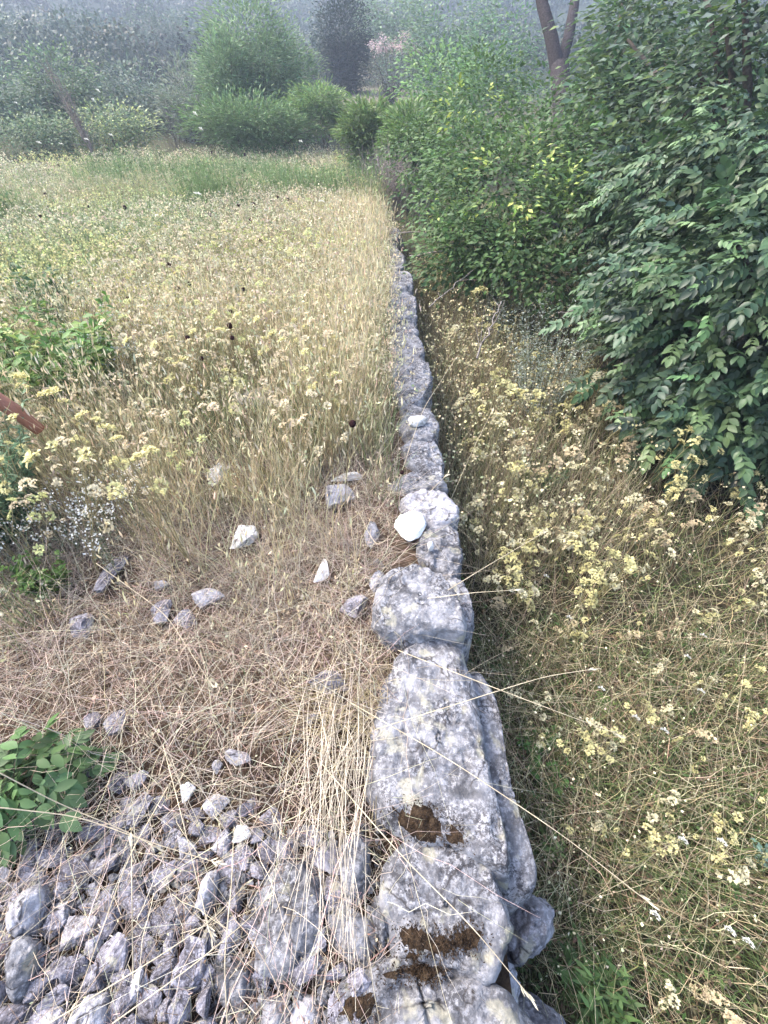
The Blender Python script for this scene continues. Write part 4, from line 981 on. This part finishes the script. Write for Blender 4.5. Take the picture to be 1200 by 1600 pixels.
# yellow-green shrub
bl = [(W(760, 400, 5.0), (.62, .5, .30)), (W(705, 400, 5.2), (.40, .4, .28)), (W(685, 310, 6.0), (.42, .5, .45)), (W(660, 240, 6.6), (.6, .5, .5)), (W(900, 260, 5.2), (.6, .5, .5)), (W(760, 160, 6.4), (.8, .6, .5)), (W(860, 430, 4.6), (.50, .45, .30)), (W(790, 300, 5.0), (.85, .7, .62)), (W(720, 235, 5.4), (.45, .5, .45)), (W(850, 210, 5.6), (.7, .6, .5)), (W(720, 360, 4.9), (.40, .4, .30)), (W(880, 350, 4.6), (.55, .5, .42)), (W(800, 380, 4.6), (.5, .4, .3))]
tree('rounded_leaf_shrub', 'mid green shrub behind the end of the wall with bright lime young leaves', 'shrub', (1.45, 5.9), bl, 1900, 9, LEAF3, .080, [(4, (.10, .17, .065)), (4, (.11, .19, .06)), (2, DG2)], .02, seed=7, clump_r=.11, droop=.15, shell=.45, zmin=.03, nlimb=22)
sh = C.objects['rounded_leaf_shrub']
bl2 = [(W(705, 190, 5.15), (.22, .2, .22)), (W(740, 170, 5.2), (.25, .2, .16)), (W(690, 300, 4.9), (.16, .2, .3)), (W(790, 300, 4.5), (.55, .3, .45)), (W(850, 310, 4.5), (.4, .3, .3))]
V, Fq, cc, _ = crown([(b_[0]-np.array([0, .35, -.08]), b_[1]) for b_ in bl2], 85, 6, LEAF3, .064, [(2, YG), (2, YY), (2, LG)], clump_r=.05, droop=.05, seed=9, shell=.5)
Geo().add(V-np.array(sh.location), Fq, cc).build('young_leaves', M['leaf'], sh)
# light green foliage in front of the forked trunk
bl = [(W(972, 60, 7.0), (.52, .5, .75)), (W(945, 160, 6.6), (.45, .5, .36)), (W(990, 130, 6.4), (.5, .5, .45))]
tree('light_leaved_tree', 'light green leafy tree right of the dark forked trunk', 'tree', (3.0, 7.6), bl, 420, 9, LEAF3, .13, [(4, (.11, .18, .07)), (3, DG2), (1, LG)], .04, seed=13, clump_r=.16, shell=.4)
# forked trunk
b0 = W(876, 260, 8.4); root = thing('forked_tree', 'dark bare trunk forking in two at the top of the picture', 'tree', tuple(np.array([b0[0], b0[1], Hs(b0[0], b0[1])-.05])))
rp = np.array(root.location); g = Geo(); f0 = W(874, 105, 8.4)
Q = np.array([rp, W(882, 230, 8.4), W(878, 160, 8.4), f0]); v, f = tube(Q-rp, [.24, .19, .17, .18], 10); g.add(v, f, (.055, .048, .05)); g.build('trunk', M['bark'], root)
for pts, rr in (([f0-[0, 0, .1], W(862, 60, 8.3), W(848, 10, 8.2), W(835, -60, 8.1), W(815, -150, 8)], .13), ([f0-[0, 0, .1], W(888, 60, 8.5), W(897, 10, 8.6), W(905, -60, 8.7), W(930, -160, 8.8)], .115)):
    v, f = tube(np.array(pts)-rp, np.linspace(rr, rr*.6, 5), 9); g = Geo().add(v, f, (.055, .048, .05)); g.build('limb', M['bark'], root)
bl = [(W(860, -260, 8.6), (2.0, 1.6, 1.0)), (W(1000, -200, 8.6), (1.4, 1.4, 1.0))]
V, Fq, cc, _ = crown(bl, 260, 9, LEAF3, .12, [(3, DG2), (2, BG)], clump_r=.28, seed=14, shell=.4); Geo().add(V-rp, Fq, cc).build('crown', M['leaf'], root)

# shrubs beyond the wall end and hedge: u, v(centre), depth, radii, name, label, colours, leaf, count
BUSH = [
 (690, 130, 11, (1.0, .8, .8), 'hazel_bush', 'light green bush left of the forked trunk', [(3, (.12, .19, .08)), (2, DG2), (1, LG)], LEAF3, .085, 300, 8),
 (780, 90, 12, (1.1, .9, 1.0), 'leafy_bush', 'dim green bush just left of the forked trunk, its top at the picture edge', [(3, (.09, .15, .08)), (2, BG)], LEAF3, .09, 300, 8),
 (640, 215, 9.5, (.55, .6, .50), 'feathery_bush', 'feathery bright green bush behind the end of the wall', [(3, (.14, .22, .07)), (2, (.10, .17, .06))], NARROW, .12, 260, 14),
 (575, 195, 10.5, (.62, .6, .42), 'feathery_bush', 'fine leaved green bush straight behind the end of the wall', [(3, (.15, .23, .08)), (2, (.11, .17, .06))], NARROW, .12, 260, 14),
 (700, 40, 19, (2.2, 1.6, 1.6), 'tall_bush', 'pale green tall bush behind the pink plumed shrub', [(3, (.12, .17, .10)), (2, (.09, .14, .09))], DIA, .13, 420, 9),
 (612, 20, 26, (2.2, 1.6, 1.5), 'tall_bush', 'hazy green bush at the top of the picture, right of the dark domed one', [(3, (.12, .17, .11))], DIA, .15, 330, 9),
 (540, 62, 24, (1.5, 1.3, 1.9), 'domed_shrub', 'dark green domed shrub standing alone on the rising ground', [(4, (.022, .040, .026)), (2, (.035, .06, .035))], DIA, .10, 900, 12),
 (390, 75, 14, (1.35, 1.1, 1.45), 'willowy_tree', 'pale green willowy tree left of centre beyond the meadow', [(4, (.13, .19, .10)), (2, (.10, .15, .08))], NARROW, .13, 620, 14),
 (350, 120, 13.5, (.75, .7, .9), 'willowy_tree', 'lower willowy tree leaning left of the tall pale one', [(4, (.11, .17, .09)), (2, (.09, .14, .07))], NARROW, .12, 300, 13),
 (450, 110, 15, (.95, .8, 1.0), 'willowy_tree', 'small willowy tree between the tall pale one and the dark dome', [(3, (.12, .18, .09)), (2, (.09, .14, .08))], NARROW, .12, 320, 12),
 (390, 185, 12.5, (1.7, .7, .42), 'green_thicket', 'low green thicket along the far meadow edge under the willowy tree', [(4, (.075, .125, .05)), (2, (.10, .16, .07))], NARROW, .12, 420, 13),
 (500, 160, 13, (.75, .6, .38), 'green_thicket', 'low yellowish green thicket between willowy tree and wall end', [(4, (.13, .19, .07)), (2, (.10, .16, .06))], NARROW, .12, 240, 13),
 (290, 150, 15, (.9, .8, .9), 'grey_bush', 'grey green bush with bare stalks left of the willowy tree', [(3, (.10, .13, .09)), (2, (.13, .15, .12))], NARROW, .12, 260, 12),
 (215, 150, 16, (1.2, .9, .95), 'grey_bush', 'dull bluish bush, third from the left edge behind the meadow', [(3, (.07, .10, .075)), (1, (.12, .15, .11))], DIA, .10, 330, 10),
 (90, 130, 16, (1.5, 1.0, .85), 'green_bush', 'rounded green bush at the far left behind the dead stalks', [(3, (.07, .11, .06)), (1, (.11, .16, .07))], DIA, .10, 420, 10),
 (0, 165, 15, (1.3, 1.0, 1.0), 'green_bush', 'dark green bush cut by the left edge behind the meadow', [(3, (.05, .085, .055)), (1, (.09, .13, .07))], DIA, .10, 380, 10),
 (170, 195, 13.5, (1.5, .6, .42), 'weedy_bush', 'low weedy bush with yellow tips along the far meadow edge', [(3, (.11, .15, .08)), (1, (.25, .28, .12))], DIA, .07, 360, 10),
 (60, 205, 13, (1.3, .6, .35), 'weedy_bush', 'low dark weedy bush along the far left meadow edge', [(3, (.08, .12, .065)), (1, (.14, .17, .09))], DIA, .07, 330, 10),
 (250, 60, 34, (3.2, 2.2, 1.8), 'far_bush', 'hazy blue green bush on the slope above the grey ones', [(3, (.06, .09, .06))], DIA, .13, 700, 12),
 (120, 70, 30, (3.0, 2.2, 1.5), 'far_bush', 'hazy dark bush on the slope above the dead stalks', [(3, (.05, .08, .06))], DIA, .13, 700, 12),
 (10, 80, 28, (2.2, 2.0, 1.8), 'far_bush', 'hazy dark bush at the left edge below the pale rocks', [(3, (.05, .075, .055))], DIA, .13, 700, 12),
]
for k, (u, v, t, rad, nm, lab, cols, tm, ls, nc, per) in enumerate(BUSH):
    c = W(u, v, t); gz = Hs(c[0], c[1]); rz = rad[2]
    bl = [(c, rad), (c+np.array([rad[0]*.5, .1, -rz*.35]), tuple(x*.62 for x in rad)), (c+np.array([-rad[0]*.5, -.1, -rz*.3]), tuple(x*.58 for x in rad)), (np.array([c[0], c[1], max(gz+rz*.3, c[2]-rz)]), (rad[0]*.75, rad[1]*.75, max(.2, min(rz, (c[2]-gz)*.6))))]
    if nm == 'domed_shrub': bl = [(c, rad), (c-np.array([0, 0, rz*.5]), (rad[0]*.95, rad[1]*.9, rz*.6))]
    tree(nm, lab, 'bush' if 'tree' not in nm else 'tree', (c[0], c[1]), bl, int(nc*1.25), per, tm, ls*1.45, [(w_, tuple(x*(1.15 if nm in ('feathery_bush', 'domed_shrub') else 1.85) for x in c_)) for w_, c_ in cols], .02, seed=30+k, clump_r=.16*rad[0] if rad[0] < 1.3 else .22, droop=-.15 if tm is NARROW else .05, shell=.4, zmin=.02, nlimb=6, crown_name='foliage' if 'tree' not in nm else 'crown')
# pink plumed smoke bush
c = W(612, 78, 20); b = (c[0], c[1])
tree('smoke_bush', 'shrub with pale pink plumes on the rising ground right of the dark domed shrub', 'shrub', b, [(c-np.array([0, 0, .8]), (1.3, .9, .8))], 260, 9, DIA, .11, [(3, (.12, .14, .11)), (1, (.16, .17, .14))], .04, seed=60, clump_r=.16, zmin=.02, crown_name='foliage')
sm = C.objects['smoke_bush']
V, Fq, cc, _ = crown([(W(595, 70, 20), (.55, .5, .28)), (W(630, 66, 20), (.5, .5, .32)), (W(650, 80, 19.8), (.3, .4, .2))], 110, 10, DIA, .10, [(3, (.62, .50, .50)), (1, (.50, .40, .40))], clump_r=.10, seed=61, shell=.2)
Geo().add(V-np.array(sm.location), Fq, cc).build('plumes', M['petal'], sm)

# far hillside scrub: one wood-like mass
N = 1900; a = rng.uniform(R(-56), R(50), N); r_ = 34+rng.random(N)**.8*190; P = np.stack([r_*np.sin(a), r_*np.cos(a)], 1)
m = fbm(P, .035, 3, 88) < .36; P = P[m]; N = len(P)
g = Geo(); per = 260; r_ = np.hypot(P[:, 0], P[:, 1])
s = rng.uniform(1.0, 2.4, N)*(1+r_*.006); z = H(P[:, 0], P[:, 1])
ci = np.repeat(np.arange(N), per); dn = unit(rng.normal(0, 1, (len(ci), 3))); dn[:, 2] = np.abs(dn[:, 2])
lump = 1+.25*noise(dn*1.0+P[ci][:, [0, 1, 1]]*.37, 1.7, 3)
pos = np.stack([P[ci, 0], P[ci, 1], z[ci]], 1)+dn*(s[ci]*lump*rng.uniform(.75, 1.05, len(ci)))[:, None]*np.array([1, 1, .85])
cb = np.where(rng.random((N, 1)) < .7, vary((.055, .085, .055), N, .3), vary((.12, .14, .09), N, .3))
T, TF = diamond_t(.9); V, Fq, cc = instance(T, TF, pos, rng.normal(0, 1, (len(ci), 3)), dn+rng.normal(0, .4, (len(ci), 3)), np.minimum(s*.13, .10+.0035*r_)[ci], cb[ci]*rng.uniform(.7, 1.3, (len(ci), 1))); g.add(V, Fq, cc)
o = g.build('hillside_scrub', M['leaf']); tag(o, 'mass of dark scrub covering the far hazy hillside', 'scrub', kind='stuff')

# dead tall stalks far left
def twigs(name, label, cat, base, n, L, spread, col, seed, r0=.004, lean=(0, 0), sub=3, part='branch'):
    r = np.random.default_rng(seed); base = np.asarray(base, float); root = thing(name, label, cat, tuple(base)); g = Geo()
    for k in range(n):
        a = r.uniform(0, 2*pi); Lk = L*r.uniform(.5, 1.1); sp = spread*r.uniform(.1, 1); d = np.array([cos(a)*sp+lean[0], sin(a)*sp+lean[1], 1.0]); d = unit(d)
        t = np.linspace(0, 1, 7)[:, None]; st = np.array([r.normal(0, .1*spread*L), r.normal(0, .1*spread*L), 0])
        P = st+d*Lk*t+np.cumsum(r.normal(0, .018*Lk, (7, 3)), 0)*t; P[:, 2] -= .15*Lk*t[:, 0]**2*spread
        v, f = tube(P, np.linspace(r0, r0*.3, 7), 4); g.add(v, f, np.asarray(col)*r.uniform(.7, 1.3))
        for q in range(sub):
            i = r.integers(2, 6); d2 = unit(d+r.normal(0, .6, 3)); l2 = Lk*r.uniform(.15, .4); Q = P[i]+d2*l2*np.linspace(0, 1, 4)[:, None]+np.cumsum(r.normal(0, .02*l2, (4, 3)), 0)
            v, f = tube(Q, np.linspace(r0*.5, r0*.2, 4), 3); g.add(v, f, np.asarray(col)*r.uniform(.7, 1.3))
    g.build(part, M['twig'], root); return root
p = W(138, 205, 12.3); p[2] = Hs(p[0], p[1]); twigs('dead_stalks', 'tall grey dead stalks standing at the far left meadow edge', 'dead bush', p, 16, 2.4, .10, (.24, .20, .17), 3, .014, (-.22, 0), 5)
p = W(270, 200, 12.5); p[2] = Hs(p[0], p[1]); twigs('dead_stalks', 'thin blackish bare stalks in front of the grey bush', 'dead bush', p, 12, 1.5, .30, (.11, .10, .09), 4, .009, (-.1, 0), 4)
p = at(606, 335, .1); p[2] = .02; twigs('dead_brushwood', 'tangle of bare grey brown twigs over the far end of the wall', 'dead bush', p, 120, 1.15, .9, (.32, .27, .25), 5, .008, (.0, 0), 6)
p = at(655, 345, -.4); twigs('dead_brushwood', 'bare grey twigs rising right of the wall end', 'dead bush', p, 70, 1.5, .55, (.34, .31, .28), 6, .008, (.05, 0), 5)
p = atg(955, 640); twigs('dead_brushwood', 'dark purplish dead twigs in the hollow left of the hanging leaves', 'dead bush', p, 60, .75, .45, (.10, .075, .08), 7, .003, (-.15, 0), 5)
p = atg(700, 440); twigs('dead_brushwood', 'brown dead twigs low beside the far part of the wall', 'dead bush', p, 45, .5, .7, (.17, .115, .085), 8, .0035, (.1, 0), 5)
for pts, lb, rr in [([(640,400,5.6),(700,392,5.2),(760,372,5.0),(800,362,4.9)], 'grey fallen branch reaching right from the wall end', .011), ([(575,374,6.6),(605,366,6.3),(640,362,6.2),(690,368,6.0)], 'dead branch lying across the far capstones', .014), ([(745,560,3.6),(770,500,3.6),(785,470,3.6)], 'pale forked dead stick standing in the yellow heads', .008), ([(670,480,4.4),(715,440,4.6),(770,400,4.8)], 'slender dead stem leaning over the wall towards the shrub', .006), ([(872,490,3.9),(900,482,3.9),(935,478,3.9),(960,482,3.8)], 'thin arched bare twig above the purple twigs', .006)]:
    P = np.array([W(*q) for q in pts]); t = np.linspace(0, 1, len(P)); T2 = np.linspace(0, 1, 16); Q = np.stack([np.interp(T2, t, P[:, j]) for j in range(3)], 1)
    for _ in range(3): Q[1:-1] = (Q[:-2]+2*Q[1:-1]+Q[2:])/4
    Q[1:-1] += rng.normal(0, .008, (14, 3)); c = Q[0].copy()
    root = thing('dead_branch', lb, 'branch', tuple(c)); v, f = tube(Q-c, np.linspace(rr, rr*.4, 16), 6); Geo().add(v, f, (.26, .23, .21)).build('stem', M['twig'], root)
    g = Geo()
    for q in range(7):
        i = int(rng.integers(3, 14)); d2 = unit(Q[min(i+1, 15)]-Q[i])+rng.normal(0, .6, 3); l2 = rng.uniform(.08, .3); S = Q[i]-c+unit(d2)*l2*np.linspace(0, 1, 4)[:, None]+np.cumsum(rng.normal(0, .008, (4, 3)), 0)
        v, f = tube(S, np.linspace(rr*.4, rr*.15, 4), 4); g.add(v, f, (.24, .21, .19))
    g.build('twig', M['twig'], root)

# silvery wormwood bushes, herbs and the sapling
def herb(name, label, cat, base, n, h, spread, leafsize, tmpl, cols, seed, mat='leaf', stemcol=(.15, .17, .09), leaves=22, lean=(0, 0), part='foliage', top=None, topcol=None):
    """stems from one root carrying leaves along them"""
    r = np.random.default_rng(seed); base = np.asarray(base, float); root = thing(name, label, cat, tuple(base)); g = Geo(); gl = Geo(); gt = Geo(); tl = []
    for k in range(n):
        a = r.uniform(0, 2*pi); sp = spread*np.sqrt(r.random()); L = h*r.uniform(.65, 1.1); t = np.linspace(0, 1, 7)[:, None]
        P = np.array([cos(a), sin(a), 0])*sp*.35+np.array([cos(a)*sp/h*.75+lean[0], sin(a)*sp/h*.75+lean[1], 1.])*L*t*[1, 1, 1]+np.cumsum(r.normal(0, .008*L, (7, 3)), 0)
        v, f = tube(P, np.linspace(.0022, .001, 7), 4); g.add(v, f, stemcol)
        s = r.uniform(.12, 1, leaves); pos = np.stack([np.interp(s, t[:, 0], P[:, j]) for j in range(3)], 1)
        d = unit(r.normal(0, 1, (leaves, 3))*[1, 1, .35]+[0, 0, .35]); cb = np.array([c[1] for c in cols])[r.integers(0, len(cols), leaves)]
        V, Fq, cc = instance(tmpl[0], tmpl[1], pos, d, np.stack([r.normal(0, .4, leaves), r.normal(0, .4, leaves), np.ones(leaves)], 1), leafsize*r.uniform(.6, 1.15, leaves)*(1.15-.5*s), np.clip(cb*(1+r.normal(0, .18, (leaves, 1))), 0, 1)); gl.add(V, Fq, cc)
        if top:
            m = 16; V, Fq, cc = instance(*diamond_t(.9), P[-1]+r.normal(0, 1, (m, 3))*[top, top, top*.4], r.normal(0, 1, (m, 3))+[0, 0, .5], r.normal(0, 1, (m, 3)), top*.5, np.clip(np.asarray(topcol)*(1+r.normal(0, .08, (m, 1))), 0, .95)); gt.add(V, Fq, cc)
    g.build('stem', M['straw'], root); gl.build(part, M[mat], root)
    if top: gt.build('blossom', M['petal'], root)
    return root
SLV = [(1, (.32, .37, .31)), (1, (.44, .48, .43)), (1, (.22, .28, .21))]
herb('wormwood_bush', 'silvery grey wormwood bush in front of the shrubs right of the wall', 'bush', atg(835, 660), 90, 1.0, .42, .045, NARROW, SLV, 3, leaves=40)
herb('wormwood_bush', 'smaller grey green bush left of the silvery wormwood', 'bush', atg(775, 560), 50, .8, .32, .04, NARROW, SLV, 4, leaves=34)
herb('bluish_herb', 'bluish green herb at the right edge level with the mossy slab', 'herb', atg(1195, 1370), 14, .22, .12, .03, LEAF3, [(1, (.15, .24, .19)), (1, (.20, .30, .24))], 5)
herb('green_herb', 'lush green feathery herb at the foot of the wall beside the long capstone', 'herb', atg(848, 1195), 26, .16, .13, .030, LEAF3, [(1, (.10, .21, .05)), (1, (.075, .16, .04))], 6)
herb('green_herb', 'small bright green seedling right of the feathery herb', 'herb', atg(940, 1110), 9, .10, .05, .036, LEAF, [(1, (.17, .32, .06)), (1, (.11, .22, .05))], 7, leaves=12)
herb('green_herb', 'deep green herb patch in the hollow beside the middle of the wall', 'herb', atg(712, 700), 30, .15, .17, .035, LEAF3, [(1, (.055, .12, .04)), (1, (.08, .16, .05))], 8)
herb('green_herb', 'dark green herb under the yellow heads right of the wall', 'herb', atg(830, 765), 30, .2, .25, .04, LEAF3, [(1, (.04, .09, .035)), (1, (.06, .12, .04))], 9)
herb('grass_clump', 'green grass clump at the bottom edge right of the wall', 'grass tuft', atg(915, 1545), 34, .17, .10, .08, NARROW, [(1, (.08, .15, .045)), (1, (.11, .19, .06))], 10, leaves=14, part='blades')
herb('grass_clump', 'few green blades beside the lower pale slab', 'grass tuft', atg(858, 1330), 10, .14, .04, .07, NARROW, [(1, (.16, .24, .08))], 11, leaves=8, part='blades')
herb('green_herb', 'bright green broad herb in the left meadow behind the reddish pole', 'herb', atg(125, 665), 140, .64, .42, .095, LEAF3, [(1, (.13, .25, .06)), (1, (.10, .20, .045)), (1, (.24, .32, .09))], 12, leaves=26)
herb('green_herb', 'dark green herb further back in the left meadow', 'herb', atg(115, 565), 70, .66, .30, .085, LEAF3, [(1, (.055, .12, .04)), (1, (.08, .15, .05))], 13)
herb('feathery_herb', 'bluish green feathery bush at the left edge below the reddish pole', 'herb', atg(5, 840), 110, .62, .38, .06, NARROW, [(1, (.14, .24, .13)), (1, (.10, .19, .10)), (1, (.18, .28, .16))], 14, leaves=55)
herb('green_herb', 'small green herb left of the faint grey stone', 'herb', atg(85, 925), 24, .17, .10, .045, LEAF3, [(1, (.11, .20, .045))], 15)
herb('green_herb', 'dark small rosette in the golden grass near the wall', 'herb', atg(492, 700), 20, .26, .09, .05, LEAF3, [(1, (.07, .13, .07))], 16)
for (u, v, n_, s_, lb, sd_) in [(240, 625, 40, .30, 'silvery white flowered clump in the meadow centre left', 17), (110, 850, 12, .16, 'white flowered herb left of the others beside the small green herb', 18), (170, 840, 12, .14, 'white flowered herb in the middle of the white group', 19), (215, 810, 10, .12, 'white flowered herb right of the white group, nearest the white block', 20), (15, 880, 10, .14, 'white flowered herb cut by the left edge', 21), (185, 880, 6, .07, 'small white flowered herb under the middle one', 24)]:
    herb('white_flowered_herb', lb, 'flower', atg(u, v+20), n_, .30 if v > 700 else .55, s_, .022, NARROW, [(1, (.20, .25, .17)), (1, (.28, .31, .25))], sd_, leaves=18, top=.021 if v > 700 else .014, topcol=(.84, .85, .82) if v > 700 else (.50, .56, .54))
for (u, v, lb, sd_) in [(245, 545, 'broad yellow umbelled clump in the middle of the meadow', 22), (395, 430, 'bright yellow green clump below the large dark pair', 23), (270, 400, 'yellowish clump left of the bright yellow green one', 25)]:
    herb('yellow_umbel_clump', lb, 'plant', atg(u, v+40), 40, .62, .38, .03, NARROW, [(1, (.22, .25, .10))], sd_, leaves=16, top=.026, topcol=(.50, .47, .17) if sd_ != 23 else (.42, .50, .14))
# sapling bottom left
root = thing('ash_sapling', 'leafy green sapling with oval leaflets at the left edge above the rubble', 'sapling', tuple(atg(30, 1290)))
rp = np.array(root.location); r4 = np.random.default_rng(8); n = 74
a = r4.uniform(0, 2*pi, n); q = np.sqrt(r4.random(n)); cc0 = at(52, 1215, .16)-rp
pos = cc0+np.stack([q*np.cos(a)*.12-.03, q*np.sin(a)*.125, r4.uniform(-.10, .06, n)-.05*q], 1)
d = np.stack([np.cos(a)*(.4+q), np.sin(a)*(.4+q), r4.normal(-.1, .2, n)], 1)
V, Fq, cc = instance(CMP2[0], CMP2[1], pos-d*.05, d, np.stack([r4.normal(0, .25, n), r4.normal(0, .25, n), np.ones(n)], 1), r4.uniform(.080, .115, n), vary((.095, .165, .065), n, .22)); Geo().add(V, Fq, cc).build('leaves', M['leaf'], root)
g = Geo(); limbs(g, (0, 0, 0), pos[:12], .005, (.16, .13, .09), 3); g.build('stem', M['twig'], root)
# reddish pole
P = np.array([W(-160, 530, 1.72), W(-60, 590, 1.78), W(20, 640, 1.88), W(62, 672, 1.98)]); k = np.linspace(0, 1, 16); Q = np.stack([np.interp(k, np.linspace(0, 1, 4), P[:, j]) for j in range(3)], 1)
m, n_, b_ = new_mat('reddish_wood'); t1 = tex(n_, 'Noise', 30, 5); rr_ = ramp(n_, t1.outputs['Fac'], [(.3, (.26, .105, .065)), (.7, (.36, .155, .10))]); n_.links.new(rr_.outputs[0], b_.inputs['Base Color']); b_.inputs['Roughness'].default_value = .65
e = Q[-1]+(Q[-1]-Q[-2])*.3; c = Q[8].copy(); v, f = tube(np.concatenate([Q, [e]])-c, np.concatenate([np.linspace(.040, .026, 16), [.010]]), 14)
o = Geo().add(v, f, (1, 1, 1)).build('wooden_pole', m, None, c); tag(o, 'smooth reddish brown pole slanting in from the left edge into the weeds', 'pole')

# ---------------------------------------------------------------- haze
bx = np.array([[x, y_, z] for x in (-250, 250) for y_ in (-55, 310) for z in (-14, 48)], float)
fb = np.array([(0, 1, 3, 2), (4, 6, 7, 5), (0, 4, 5, 1), (2, 3, 7, 6), (0, 2, 6, 4), (1, 5, 7, 3)])
me = nmesh('haze', bx, fb, None, False); hm_ = bpy.data.materials.new('haze'); hm_.use_nodes = True; ntm = hm_.node_tree; ntm.nodes.clear()
pv = ntm.nodes.new('ShaderNodeVolumePrincipled'); pv.inputs['Density'].default_value = .0030; pv.inputs['Color'].default_value = (.70, .80, 1.0, 1); pv.inputs['Anisotropy'].default_value = .2
om = ntm.nodes.new('ShaderNodeOutputMaterial'); ntm.links.new(pv.outputs[0], om.inputs['Volume']); me.materials.append(hm_)
o = link('haze', me); tag(o, 'thin bluish haze over the whole valley', 'haze', kind='stuff')
